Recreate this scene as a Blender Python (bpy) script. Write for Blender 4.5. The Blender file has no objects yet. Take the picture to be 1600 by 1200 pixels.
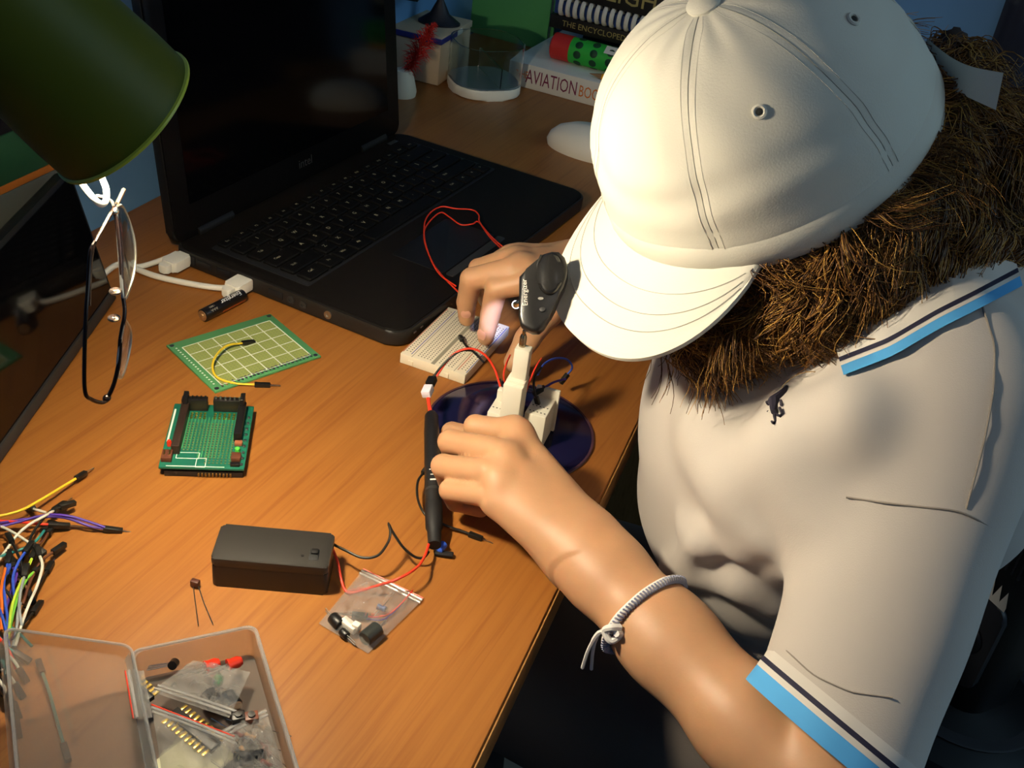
import bpy, bmesh, math, random
import numpy as np
from mathutils import Matrix, Vector
random.seed(7); rng = np.random.default_rng(11)
SC = bpy.context.scene
COL = SC.collection
MM = 0.001

# ------------------------------------------------------------------ camera
FPX, PITCH, ROLL, CAMH = 1753.9, 0.58986, 0.13628, 468.99      # focal length in px of a 1600 px frame, tilt, roll, mm above the desk
_F = np.array([0, math.cos(PITCH), -math.sin(PITCH)]); _R0 = np.array([1., 0, 0]); _U0 = np.cross(_R0, _F)
_R = math.cos(ROLL)*_R0 + math.sin(ROLL)*_U0; _U = -math.sin(ROLL)*_R0 + math.cos(ROLL)*_U0
EYE = np.array([0, 0, CAMH])
cam = bpy.data.cameras.new('camera'); camo = bpy.data.objects.new('camera', cam); COL.objects.link(camo)
cam.sensor_width = 36; cam.lens = FPX/1600*36; cam.clip_start = .01; cam.clip_end = 50
M = Matrix.Identity(4)
for i in range(3):
    M[i][0], M[i][1], M[i][2], M[i][3] = _R[i], _U[i], -_F[i], EYE[i]*MM
camo.matrix_world = M
SC.camera = camo

# ------------------------------------------------------------------ world, light, exposure
SC.view_settings.view_transform = 'Standard'; SC.view_settings.look = 'None'
SC.view_settings.gamma = 1; SC.view_settings.use_curve_mapping = False
SC.view_settings.exposure = 0.0
W_ = bpy.data.worlds.new('world'); SC.world = W_; W_.use_nodes = True
W_.node_tree.nodes['Background'].inputs[0].default_value = (.13, .15, .15, 1)
W_.node_tree.nodes['Background'].inputs[1].default_value = .4
def area(name, loc, target, size, power, col):
    l = bpy.data.lights.new(name, 'AREA'); l.energy = power; l.color = col; l.shape = 'RECTANGLE'; l.size, l.size_y = size
    o = bpy.data.objects.new(name, l); COL.objects.link(o); o.location = loc
    o.rotation_euler = (Vector(target)-Vector(loc)).to_track_quat('-Z', 'Y').to_euler(); return o
# unseen cool area light added for bluish fill from the right; no window built
area('cool_fill_light', (2.2, 0.30, 1.2), (0.1, 0.57, 0.15), (1.6, 1.6), 17, (.52, .82, .98))
# warm fill added above and behind the camera; no fixture hangs there
area('warm_fill_light', (0.35, -0.55, 1.62), (0.15, 0.5, 0.0), (.35, .35), 1.8, (1.0, .93, .84))
LAMP_EMIT = 710.0            # strength of the bulb in the desk lamp
CLIP_LED_W = 8.0            # the clip light's LED

# ------------------------------------------------------------------ helpers
def at(px, py, z=0.):
    """the point of the plane z (mm above the desk) seen at a photograph pixel"""
    d = ((px-800)/FPX)*_R + ((600-py)/FPX)*_U + _F
    return EYE + d*(z-CAMH)/d[2]
def dp(px, py, depth):
    d = ((px-800)/FPX)*_R + ((600-py)/FPX)*_U + _F
    return EYE + d*depth
def V(*a): return np.array(a if len(a) > 1 else a[0], float)
def nrm(v): v = np.asarray(v, float); return v/np.linalg.norm(v)
def s2l(c):
    if isinstance(c, str): c = tuple(int(c[i:i+2], 16)/255 for i in (0, 2, 4))
    return tuple(x/12.92 if x <= .04045 else ((x+.055)/1.055)**2.4 for x in c)
def spline(P, n=8):
    P = [np.asarray(p, float) for p in P]; Q = [2*P[0]-P[1]]+P+[2*P[-1]-P[-2]]; out = []
    for i in range(1, len(Q)-2):
        a, b, c, d = Q[i-1:i+3]
        for t in np.linspace(0, 1, n, endpoint=False):
            out.append(.5*((2*b)+(c-a)*t+(2*a-5*b+4*c-d)*t*t+(3*b-a-3*c+d)*t**3))
    out.append(P[-1]); return out

_mats = {}
def mat(name, col, rough=.5, metal=0., noise=None, bump=None, trans=0., ior=1.45, alpha=1., emit=None, coat=0., sss=0., sheen=0., spec=.5):
    if name in _mats: return _mats[name]
    m = bpy.data.materials.new(name); m.use_nodes = True; _mats[name] = m
    nt = m.node_tree; b = nt.nodes['Principled BSDF']; c = (*s2l(col), 1); L = nt.links.new
    b.inputs['Base Color'].default_value = c; b.inputs['Roughness'].default_value = rough; b.inputs['Metallic'].default_value = metal
    b.inputs['Transmission Weight'].default_value = trans; b.inputs['IOR'].default_value = ior; b.inputs['Alpha'].default_value = alpha
    b.inputs['Coat Weight'].default_value = coat; b.inputs['Specular IOR Level'].default_value = spec
    if sss:
        b.inputs['Subsurface Weight'].default_value = sss; b.inputs['Subsurface Radius'].default_value = (.004, .0015, .0008); b.inputs['Subsurface Scale'].default_value = 1
    if sheen: b.inputs['Sheen Weight'].default_value = sheen
    if emit:
        b.inputs['Emission Color'].default_value = (*emit[0], 1); b.inputs['Emission Strength'].default_value = emit[1]
    tc = nt.nodes.new('ShaderNodeTexCoord')
    if noise:
        n = nt.nodes.new('ShaderNodeTexNoise'); n.inputs['Scale'].default_value = noise[0]; n.inputs['Detail'].default_value = 4
        L(tc.outputs['Object'], n.inputs['Vector'])
        r = nt.nodes.new('ShaderNodeMapRange'); r.inputs[3].default_value = 1-noise[1]; r.inputs[4].default_value = 1+noise[1]; r.inputs[1].default_value = .3; r.inputs[2].default_value = .7
        L(n.outputs['Fac'], r.inputs[0])
        x = nt.nodes.new('ShaderNodeMix'); x.data_type = 'RGBA'; x.blend_type = 'MULTIPLY'; x.inputs[0].default_value = 1
        x.inputs[6].default_value = c; L(r.outputs[0], x.inputs[7]); L(x.outputs[2], b.inputs['Base Color'])
    if bump:
        n = nt.nodes.new('ShaderNodeTexNoise'); n.inputs['Scale'].default_value = bump[0]; n.inputs['Detail'].default_value = 3
        L(tc.outputs['Object'], n.inputs['Vector'])
        u = nt.nodes.new('ShaderNodeBump'); u.inputs['Strength'].default_value = bump[1]; u.inputs['Distance'].default_value = bump[2] if len(bump) > 2 else .0005
        L(n.outputs['Fac'], u.inputs['Height']); L(u.outputs[0], b.inputs['Normal'])
    return m

_text = {}
def text_geo(s, font_size=1.):
    if s not in _text:
        cu = bpy.data.curves.new('t', 'FONT'); cu.body = s; cu.size = 1; cu.align_x = 'CENTER'; cu.align_y = 'CENTER'; cu.resolution_u = 2
        o = bpy.data.objects.new('t', cu); COL.objects.link(o)
        me = o.evaluated_get(bpy.context.evaluated_depsgraph_get()).to_mesh()
        _text[s] = ([tuple(v.co) for v in me.vertices], [tuple(p.vertices) for p in me.polygons])
        bpy.data.objects.remove(o); bpy.data.curves.remove(cu)
    return _text[s]

def frame(o, x, y, z=None):
    """4x4 with columns x, y, z and origin o"""
    x = nrm(x); y = np.asarray(y, float); y = nrm(y - x*(x@y)); z = np.cross(x, y) if z is None else nrm(z)
    m = Matrix.Identity(4)
    for i in range(3): m[i][0], m[i][1], m[i][2], m[i][3] = x[i], y[i], z[i], o[i]
    return m
def rotz(a, o=(0, 0, 0)): return Matrix.Translation(Vector(o)) @ Matrix.Rotation(a, 4, 'Z')
I4 = Matrix.Identity(4)

class MB:
    def __init__(s): s.bm = bmesh.new()
    def raw(s, vs, fs, M=None):
        vv = [s.bm.verts.new((M @ Vector(v)) if M is not None else Vector(v)) for v in vs]
        for f in fs:
            try: s.bm.faces.new([vv[i] for i in f])
            except ValueError: pass
        return s
    def box(s, c, size, M=None, bev=0., seg=2):
        t = bmesh.new(); bmesh.ops.create_cube(t, size=1)
        for v in t.verts: v.co = Vector((v.co.x*size[0]+c[0], v.co.y*size[1]+c[1], v.co.z*size[2]+c[2]))
        if bev: bmesh.ops.bevel(t, geom=t.edges[:], offset=bev, segments=seg, affect='EDGES', profile=.5)
        return s._merge(t, M)
    def _merge(s, t, M=None):
        t.verts.index_update(); s.raw([v.co.copy() for v in t.verts], [[v.index for v in f.verts] for f in t.faces], M); t.free(); return s
    def tube(s, pts, r, n=8, cap=True, closed=False, flat=None):
        pts = [np.asarray(p, float) for p in pts]; m = len(pts); rr = r if hasattr(r, '__len__') else [r]*m
        vs = []; fs = []; up = None
        for i in range(m):
            if closed: t = nrm(pts[(i+1) % m]-pts[i-1])
            else: t = nrm(pts[min(i+1, m-1)]-pts[max(i-1, 0)])
            if up is None:
                a = V(0, 0, 1) if abs(t[2]) < .9 else V(1, 0, 0)
                if flat is not None: a = np.asarray(flat[0], float)
                up = nrm(a - t*(t@a))
            else: up = nrm(up - t*(t@up))
            sd = np.cross(t, up)
            for k in range(n):
                a = 2*math.pi*k/n; e = flat[1] if flat is not None else 1.
                vs.append(pts[i]+rr[i]*(math.cos(a)*up*e+math.sin(a)*sd))
        for i in range(m if closed else m-1):
            j = (i+1) % m
            for k in range(n): fs.append((i*n+k, i*n+(k+1) % n, j*n+(k+1) % n, j*n+k))
        if cap and not closed: fs.append(tuple(range(n-1, -1, -1))); fs.append(tuple((m-1)*n+k for k in range(n)))
        return s.raw(vs, fs)
    def cyl(s, a, b, r, r2=None, n=16): return s.tube([a, b], [r, r if r2 is None else r2], n)
    def lathe(s, prof, n=32, M=None, sx=1., sy=1., cap=True):
        vs = []; fs = []; m = len(prof)
        for r, z in prof:
            for k in range(n): a = 2*math.pi*k/n; vs.append((r*math.cos(a)*sx, r*math.sin(a)*sy, z))
        for i in range(m-1):
            for k in range(n): fs.append((i*n+k, i*n+(k+1) % n, (i+1)*n+(k+1) % n, (i+1)*n+k))
        if cap:
            if prof[0][0] > 1e-6: fs.append(tuple(range(n-1, -1, -1)))
            if prof[-1][0] > 1e-6: fs.append(tuple((m-1)*n+k for k in range(n)))
        return s.raw(vs, fs, M)
    def ball(s, c, r, M=None, u=16, v=10, sc=(1, 1, 1)):
        t = bmesh.new(); bmesh.ops.create_uvsphere(t, u_segments=u, v_segments=v, radius=r)
        for q in t.verts: q.co = Vector((q.co.x*sc[0]+c[0], q.co.y*sc[1]+c[1], q.co.z*sc[2]+c[2]))
        return s._merge(t, M)
    def prism(s, poly, z0, z1, M=None, bev=0., seg=2):
        n = len(poly); t = bmesh.new()
        vv = [t.verts.new((x, y, z0)) for x, y in poly]+[t.verts.new((x, y, z1)) for x, y in poly]
        t.faces.new(vv[:n][::-1]); t.faces.new(vv[n:])
        for i in range(n): t.faces.new((vv[i], vv[(i+1) % n], vv[n+(i+1) % n], vv[n+i]))
        if bev:
            es = [e for e in t.edges if len({round(v.co.z, 6) for v in e.verts}) == 1]
            bmesh.ops.bevel(t, geom=es, offset=bev, segments=seg, affect='EDGES', profile=.5)
        return s._merge(t, M)
    def shell(s, poly, z0, z1, th, M=None, n=0):
        """open-topped tray with outline poly (list of x,y, counter-clockwise, centred on 0,0)"""
        p = np.array(poly, float); inn = p*(1-th/np.abs(p).max(0)); k = len(p)
        vs = [(x, y, z0) for x, y in p]+[(x, y, z1) for x, y in p]+[(x, y, z1) for x, y in inn]+[(x, y, z0+th) for x, y in inn]
        fs = [tuple(range(k-1, -1, -1)), tuple(3*k+i for i in range(k))]
        for i in range(k):
            j = (i+1) % k
            for a in range(3): fs.append((a*k+i, a*k+j, (a+1)*k+j, (a+1)*k+i))
        return s.raw(vs, fs, M)
    def text(s, st, size, M, lift=.05):
        v, f = text_geo(st); return s.raw([(x*size, y*size, lift) for x, y, z in v], f, M)
    def quad(s, c, w, h, M=None, z=0.):
        x, y = c; return s.raw([(x-w/2, y-h/2, z), (x+w/2, y-h/2, z), (x+w/2, y+h/2, z), (x-w/2, y+h/2, z)], [(0, 1, 2, 3)], M)
def rrect(w, h, r, n=6):
    out = []
    for cx, cy, a0 in ((w/2-r, h/2-r, 0), (-w/2+r, h/2-r, 90), (-w/2+r, -h/2+r, 180), (w/2-r, -h/2+r, 270)):
        for k in range(n+1):
            a = math.radians(a0+90*k/n); out.append((cx+r*math.cos(a), cy+r*math.sin(a)))
    return out

WM = {}
def _link(name, me, par, M):
    o = bpy.data.objects.new(name, me); COL.objects.link(o)
    if par is not None: o.parent = par
    else: o.matrix_world = M
    WM[o.name] = M; return o
def scaleM(M):
    m = M.copy(); m.translation = m.translation*MM; return m
def tag(o, label=None, cat=None, group=None, kind=None):
    if label: o['label'] = label
    if cat: o['category'] = cat
    if group: o['group'] = group
    if kind: o['kind'] = kind
    return o
def thing(name, label, cat, loc=(0, 0, 0), rz=0., group=None, M=None):
    m = rotz(rz, loc) if M is None else M
    o = bpy.data.objects.new(name, None); COL.objects.link(o); o.empty_display_size = .01
    o.matrix_world = scaleM(m); WM[o.name] = m
    return tag(o, label, cat, group)
def fin(bm, name, m, smooth):
    bmesh.ops.recalc_face_normals(bm, faces=bm.faces[:])
    bmesh.ops.scale(bm, vec=(MM,)*3, verts=bm.verts[:])
    me = bpy.data.meshes.new(name); bm.to_mesh(me); bm.free()
    for x in (m if isinstance(m, (list, tuple)) else [m]): me.materials.append(x)
    if smooth is not None:
        me.shade_smooth()
        if smooth < 180: me.set_sharp_from_angle(angle=math.radians(smooth))
    return me
def part(name, mb, m, par, local=False, smooth=40, label=None, kind=None):
    """one part: geometry in world mm (or in the thing's own mm when local) linked under its parent"""
    PM = WM[par.name]
    if not local: mb.bm.transform(PM.inverted())
    o = _link(name, fin(mb.bm, name, m, smooth), par, PM)
    return tag(o, label, None, None, kind)
def single(name, mb, m, label=None, cat=None, group=None, kind=None, smooth=40):
    bm = mb.bm; bm.verts.ensure_lookup_table()
    c = np.array([v.co for v in bm.verts]); o0 = Vector(((c[:, 0].min()+c[:, 0].max())/2, (c[:, 1].min()+c[:, 1].max())/2, c[:, 2].min()))
    bm.transform(Matrix.Translation(-o0)); Mx = Matrix.Translation(o0)
    me = fin(bm, name, m, smooth); o = bpy.data.objects.new(name, me); COL.objects.link(o); o.matrix_world = scaleM(Mx); WM[o.name] = Mx
    return tag(o, label, cat, group, kind)
def dup(root, M, label=None, group=None):
    r = root.copy(); COL.objects.link(r); r.matrix_world = scaleM(M); WM[r.name] = M
    if label: r['label'] = label
    if group: r['group'] = group
    for ch in list(root.children):
        c = ch.copy(); COL.objects.link(c); c.parent = r; WM[c.name] = M
        for g in ch.children:
            d = g.copy(); COL.objects.link(d); d.parent = c; WM[d.name] = M
    return r
def copy_part(src, par, M):
    """another piece that shares src's mesh, M = placement in the parent's own space (mm)"""
    o = src.copy(); COL.objects.link(o); o.parent = par; o.matrix_basis = scaleM(M); WM[o.name] = WM[par.name]@M; return o
# ------------------------------------------------------------------ materials
def wood(name, ca, cb, ang):
    m = bpy.data.materials.new(name); m.use_nodes = True; nt = m.node_tree; b = nt.nodes['Principled BSDF']; L = nt.links.new
    tc = nt.nodes.new('ShaderNodeTexCoord'); mp = nt.nodes.new('ShaderNodeMapping'); mp.vector_type = 'TEXTURE'
    mp.inputs['Rotation'].default_value = (0, 0, ang); L(tc.outputs['Object'], mp.inputs['Vector'])
    def ns(sc, det, st):
        k = nt.nodes.new('ShaderNodeMapping'); k.inputs['Scale'].default_value = st; L(mp.outputs[0], k.inputs['Vector'])
        n = nt.nodes.new('ShaderNodeTexNoise'); n.inputs['Scale'].default_value = sc; n.inputs['Detail'].default_value = det; n.inputs['Distortion'].default_value = .4
        L(k.outputs[0], n.inputs['Vector']); return n.outputs['Fac']
    def ramp(src, p):
        r = nt.nodes.new('ShaderNodeValToRGB'); e = r.color_ramp.elements
        e[0].position, e[0].color = p[0][0], (*p[0][1],)*1; e[1].position, e[1].color = p[1]
        L(src, r.inputs[0]); return r.outputs[0]
    base = ramp(ns(10, 6, (.45, 6, 1)), [(.3, (*s2l(ca), 1)), (.72, (*s2l(cb), 1))])
    dark = ramp(ns(26, 3, (.25, 7, 1)), [(.33, (.80, .73, .66, 1)), (.46, (1, 1, 1, 1))])
    fine = ramp(ns(90, 2, (.12, 5, 1)), [(.35, (.90, .88, .85, 1)), (.6, (1, 1, 1, 1))])
    for s in (dark, fine):
        x = nt.nodes.new('ShaderNodeMix'); x.data_type = 'RGBA'; x.blend_type = 'MULTIPLY'; x.inputs[0].default_value = .8
        L(base, x.inputs[6]); L(s, x.inputs[7]); base = x.outputs[2]
    L(base, b.inputs['Base Color']); b.inputs['Roughness'].default_value = .42; b.inputs['Specular IOR Level'].default_value = .35
    return m
DESKANG = math.radians(68)
m_wood = wood('beech_laminate', '955C26', 'A3692E', DESKANG)
m_woodedge = wood('beech_edge_band', '9C6E3A', 'AA7C48', DESKANG)
m_wall = mat('painted_wall', '6C9CCB', .9, noise=(3, .05))
m_ceil = mat('ceiling_paint', 'D8DCDC', .9); m_floor = mat('floor_tile', '8C8274', .6, noise=(4, .15))
m_black = mat('black_plastic', '1A1918', .45, bump=(900, .15)); m_blackgl = mat('glossy_black', '060607', .07, spec=.6)
m_black2 = mat('black_rubber', '111112', .6); m_dgrey = mat('dark_grey_plastic', '2B2A28', .5)
m_white = mat('white_plastic', 'EDE6D4', .45); m_ivory = mat('ivory_plastic', 'E8DDC2', .5)
m_metal = mat('bright_metal', 'D8D2C4', .22, 1.); m_gold = mat('gold_contact', 'E2BE5E', .3, 1.); m_tin = mat('tinned_lead', 'B9B4A8', .35, 1.)
m_navy = mat('navy_print', '1B2340', .7)
m_paper = mat('paper', 'E4DFD2', .8)
def col(name, c, r=.5, **k): return mat(name, c, r, **k)
WIRE = {k: col('wire_'+k, c, .45) for k, c in dict(yellow='E8C62E', red='E33B1F', black='17150F', white='D9D3BE', green='6FB23A', blue='2E4FB5', purple='4A2D8C', orange='E8701C', brown='5B3520', grey='8E9290', teal='2C7D78', lime='B9CF3A').items()}

# ------------------------------------------------------------------ room
E2 = V(math.cos(math.radians(70)), math.sin(math.radians(70))); E1 = V(E2[1], -E2[0])      # along the desk, across the desk
def room(a, b, z=0.): return V(*(E1*a+E2*b), z)
RM = frame((0, 0, 0), (*E1, 0), (*E2, 0))
def slab(name, c, size, m, **k):
    return single(name, MB().box(c, size, RM), m, kind='structure', **k)
FL, CE = -740, 1700; A0, A1, B0, B1 = -648, 2300, -1500, 1520
slab('floor', ((A0+A1)/2, (B0+B1)/2, FL-10), (A1-A0+60, B1-B0+60, 20), m_floor)
slab('ceiling', ((A0+A1)/2, (B0+B1)/2, CE+10), (A1-A0+60, B1-B0+60, 20), m_ceil)
slab('wall_left', (A0-15, (B0+B1)/2, (FL+CE)/2), (30, B1-B0, CE-FL), m_wall)
slab('wall_back', ((A0+A1)/2, B1+15, (FL+CE)/2), (A1-A0+60, 30, CE-FL), m_wall)
slab('wall_front', ((A0+A1)/2, B0-15, (FL+CE)/2), (A1-A0+60, 30, CE-FL), m_wall)
slab('wall_right', (A1+15, (B0+B1)/2, (FL+CE)/2), (30, B1-B0, CE-FL), m_wall)
slab('baseboard_back', ((A0+A1)/2, B1-7, FL+40), (A1-A0, 14, 80), m_ceil)
# ---- desk
desk = thing('desk', 'orange beech laminate desk filling the room corner under all the electronics', 'desk', (-150, 750, -740), 0)
eA = V(46, 499); eB = V(107, 718); ed = nrm(eB-eA)
edgeN = eA - ed*430; edgeF = eB + ed*((1510-(eB@E2))/(ed@E2)); wl = lambda b: E1*(A0+4)+E2*b
poly = [tuple(edgeN), tuple(edgeF), tuple(wl(1510)), tuple(wl(-40))]
part('desk_top', MB().prism(poly, -26, 0, bev=2.5), m_wood, desk)
n2 = V(ed[1], -ed[0])
band = [edgeN+n2*.1, edgeF+n2*.1, edgeF+n2*1.2, edgeN+n2*1.2]
part('edge_band', MB().prism([tuple(q) for q in band], -24, -2.2, bev=.4), m_woodedge, desk)
for b, nm in ((60, 0), (1380, 1)):
    o = E1*(-300)+E2*b
    part('leg_panel', MB().box((-300, b, -383), (560, 24, 714), RM), m_woodedge, desk)
part('back_rail', MB().box((-330, 1440, -160), (600, 18, 250), RM), m_woodedge, desk)
# ---- dark curtain at the right, beyond the head
q = dp(1537, 100, 1300); a0 = q[:2]@E1
cu_ = thing('curtain', 'dark navy curtain hanging against the blue wall at far right', 'curtain', room(a0+330, 1498, FL), math.atan2(E1[1], E1[0]))
m_cur = mat('navy_cloth', '1B2236', .85, sheen=.2)
vs = []; fs = []; NC = 132
for k, o_ in enumerate((-2, 2)):
    for i in range(NC+1):
        x = -330+660*i/NC; y = 9*math.sin(i*.62)+3*math.sin(i*.23+1)
        for z in (20, 700, 1980): vs.append((x, y+o_, z))
n1 = (NC+1)*3
for i in range(NC):
    for j in range(2): a = i*3+j; fs.append((a, a+3, a+4, a+1)); fs.append((n1+a, n1+a+1, n1+a+4, n1+a+3))
    a = i*3+2; fs.append((a, a+3, n1+a+3, n1+a)); a = i*3; fs.append((a, n1+a, n1+a+3, a+3))
for e in (0, NC*3):
    for j in range(2): fs.append((e+j, e+j+1, n1+e+j+1, n1+e+j))
part('cloth', MB().raw(vs, fs), m_cur, cu_, local=True, smooth=50)
part('rod', MB().cyl((-360, 0, 1992), (360, 0, 1992), 9), m_metal, cu_, local=True)
for k in range(9): part('ring', MB().tube([(-320+k*80, 13*math.cos(t), 1990+14*math.sin(t)) for t in np.linspace(0, 6.283, 20)[:-1]], 1.6, 6, closed=True), m_metal, cu_, local=True)
# ---- tower fan on the floor behind the person
fb = at(1500, 1085, FL+20)
fan = thing('tower_fan', 'black tower fan with ribbed grille and round base on the floor', 'fan', (fb[0], fb[1], FL), math.radians(-60))
m_fan = mat('fan_black', '121214', .4); m_fang = mat('fan_grey', '2A2A2E', .45)
part('base', MB().lathe([(150, 0), (152, 8), (146, 20), (110, 34), (64, 44), (50, 50)], 40), m_fan, fan, local=True)
part('base_ring', MB().lathe([(112, 33.5), (113, 36), (109, 37.5)], 40), m_fang, fan, local=True)
part('column', MB().prism(rrect(104, 110, 40), 40, 820, bev=6), m_fan, fan, local=True)
FM = frame((0, -50, 0), (1, 0, 0), (0, 0, 1))
pan = part('control_panel', MB().prism([(x, y+165) for x, y in rrect(84, 150, 20)], 0, 9, FM, bev=3), m_fang, fan, local=True)
kn = part('knob', MB().lathe([(30, 8), (30, 12), (27, 15), (0, 15)], 28, FM@Matrix.Translation((0, 168, 0))@Matrix.Diagonal((1, .85, 1, 1))), m_fan, pan, local=True)
zz = MB()
for k in range(6):
    x0 = -36+k*12; zz.raw([(x0, 248, 9.6), (x0+12, 248, 9.6), (x0+6, 276-2*abs(k-2), 9.6), (x0, 240, 9.6), (x0+12, 240, 9.6)], [(0, 1, 2), (0, 3, 4, 1)], FM)
part('zigzag_print', zz, m_paper, pan, local=True, smooth=None, label='white saw-tooth print')
for k in range(9):
    part('rib', MB().box((-40+k*10, 0, 540), (3.4, 12, 500), FM@Matrix.Rotation(-math.pi/2, 4, 'X')@Matrix.Translation((0, 0, 0)), bev=1), m_fang, fan, local=True)
# ---- plain stool under the person
stl = thing('stool', 'dark stool the person in the white shirt sits on', 'stool', (225, 575, FL), 0)
m_seat = mat('seat_fabric', '24242A', .8)
part('seat', MB().lathe([(150, 430), (160, 436), (158, 448), (140, 458), (0, 460)], 36), m_seat, stl, local=True)
for k in range(4):
    a = math.pi/4+k*math.pi/2
    part('leg', MB().cyl((120*math.cos(a), 120*math.sin(a), 432), (150*math.cos(a), 150*math.sin(a), 0), 12), m_dgrey, stl, local=True)
part('foot_ring', MB().tube([(138*math.cos(t), 138*math.sin(t), 180) for t in np.linspace(0, 6.2832, 36, endpoint=False)], 7, 8, closed=True), m_dgrey, stl, local=True)

# ------------------------------------------------------------------ laptop
TH = math.radians(-23.95); LC = V(-123.3, 924.0)
# local axes: x = depth towards the user, y = width
lap = thing('laptop', 'open black laptop with a dark screen at the back of the desk', 'laptop', (*LC, 0), TH)
LW, LD, LH = 339.5, 227.5, 15.5
m_lap = mat('laptop_black', '0E0D0B', .5, bump=(1500, .1)); m_palm = mat('laptop_palm_rest', '110E0B', .6, spec=.15)
m_lapside = mat('laptop_side', '1A1714', .5)
mb = MB(); P = rrect(LD, LW, 15)
bs = part('base', MB().prism(P, 1.6, LH-1, bev=2.2), m_lapside, lap, local=True)
part('deck', MB().prism([(x*.985, y*.99) for x, y in P], LH-2.4, LH, bev=.8), m_palm, lap, local=True)
for sx in (-1, 1):
    for sy in (-1, 1): part('foot', MB().lathe([(8, 0), (8, 2)], 16, Matrix.Translation((sx*85, sy*140, 0))), m_black2, lap, local=True)
# side ports and jacks (left side faces -y)
for x, w, h, m, nm in ((-78, 14, 6, m_black2, 'usb_port'), (-58, 14, 6, m_black2, 'usb_port'), (-92, 9, 8, m_black2, 'network_port'), (-5, 14, 6, m_black2, 'usb_port')):
    part(nm, MB().box((x, -LW/2-.1, 8), (w, 1.6, h), bev=.3), m, lap, local=True)
for x in (10, 22, 46): part('audio_jack', MB().lathe([(3.4, 0), (3.4, 1.2), (1.8, 1.2), (1.6, .3), (0, .3)], 14, frame((x, -LW/2+.2, 8), (1, 0, 0), (0, 0, 1))), m_tin if x == 46 else m_dgrey, lap, local=True)
for y in (-150, -140): part('indicator', MB().box((LD/2, y, 9), (1.2, 3.4, 1.4), bev=.3), m_tin, lap, local=True)
# keyboard
kb = part('keyboard', MB().prism([(x-34, y) for x, y in rrect(100, 310, 3)], LH-.5, LH+.5, bev=.3), m_black2, lap, local=True)
m_key = mat('key_black', '0A0908', .6, spec=.15); m_leg = mat('key_print', 'B8AE8A', .6)
rows = ['`1234567890-=<', '~QWERTYUIOP[]|', '^ASDFGHJKL;_+', '#ZXCVBNM,./!', '@$& %*{}?']
def keymesh(w, d):
    return MB().prism(rrect(d-2.2, w-2.2, 1.6, 3), 0, 3, bev=.9, seg=1)
kc = {}
def put_key(x, y, w, d):
    k = (round(w, 1), round(d, 1))
    if k not in kc:
        o = part('key', keymesh(w, d), m_key, kb, local=True); kc[k] = o; o.matrix_basis = scaleM(Matrix.Translation((x, y, LH+.5))); return
    copy_part(kc[k], kb, Matrix.Translation((x, y, LH+.5)))
leg = MB(); KM = lambda x, y: frame((x, y, LH+3.6), (0, 1, 0), (-1, 0, 0))
def legend(s, x, y, sz=4.6): leg.text(s, sz, KM(x, y), .1)
pit = 300/15.4
for r in range(6):
    x = -34-44+r*17; y = -150
    if r == 0:
        for k in range(16):
            w = 300/16; put_key(x, y+w/2, w, 12); legend(('Esc' if k == 0 else 'F%d' % k) if k < 13 else ('Ins', 'Del', 'PrS')[k-13], x, y+w/2, 3.2); y += w
        continue
    x -= 1
    spec = {1: [('`', 1)]+[(c, 1) for c in '1234567890-=']+[('<-', 2.4)],
            2: [('Tab', 1.5)]+[(c, 1) for c in 'QWERTYUIOP[]']+[('\\', 1.9)],
            3: [('Caps', 1.8)]+[(c, 1) for c in "ASDFGHJKL;'"]+[('Enter', 2.6)],
            4: [('Shift', 2.3)]+[(c, 1) for c in 'ZXCVBNM,./']+[('Shift', 3.1)],
            5: [('Ctrl', 1.4), ('Fn', 1), ('Win', 1.1), ('Alt', 1.2), ('', 5.6), ('Alt', 1.2), ('Ctrl', 1.3), ('<', .86), ('v', .87), ('>', .87)]}[r]
    for s, w in spec:
        put_key(x, y+w*pit/2, w*pit, 17)
        if s: legend(s, x-1, y+min(w, 1.3)*pit/2, 5.2 if len(s) < 2 else 3.6)
        y += w*pit
part('key_print', leg, m_leg, kb, local=True, smooth=None, kind='stuff', label='pale key lettering')
part('touchpad', MB().prism([(x+62, y-20) for x, y in rrect(52, 92, 4)], LH-.2, LH+.3, bev=.2), m_lap, lap, local=True)
part('touchpad_buttons', MB().prism([(x+94, y-20) for x, y in rrect(8, 92, 2)], LH-.2, LH+.8, bev=.4), m_dgrey, lap, local=True)
part('palm_badge', MB().quad((0, 0), 14, 5, frame((-98, 140, LH+.15), (0, 1, 0), (-1, 0, 0))), m_tin, lap, local=True, smooth=None)
# lid
al = math.radians(6); hx = -LD/2+4
LM = frame((hx, 0, LH+2), (0, 1, 0), (-math.sin(al), 0, math.cos(al)))      # x = width, y = up the lid, z = towards user
lid = part('lid', MB().prism([(x, y+108) for x, y in rrect(LW-2, 222, 10)], -8, 0, LM, bev=2), m_lap, lap, local=True)
part('bezel', MB().prism([(x, y+108) for x, y in rrect(LW-4, 219, 9)], 0, 1.6, LM, bev=.6), mat('bezel_black', '080707', .4, spec=.2), lap, local=True)
part('screen', MB().prism([(x, y+116) for x, y in rrect(LW-44, 178, 1)], 1.2, 1.9, LM), mat('dark_screen', '030304', .1, spec=.35), lap, local=True)
part('lid_lettering', MB().text('intel', 12, LM@Matrix.Translation((8, 15, 1.7))), m_tin, lap, local=True, smooth=None, label='small pale lettering under the screen')
for s in (-1, 1): part('hinge', MB().cyl((hx-2, s*120-22, LH+1), (hx-2, s*120+22, LH+1), 6), m_lap, lap, local=True)

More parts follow.
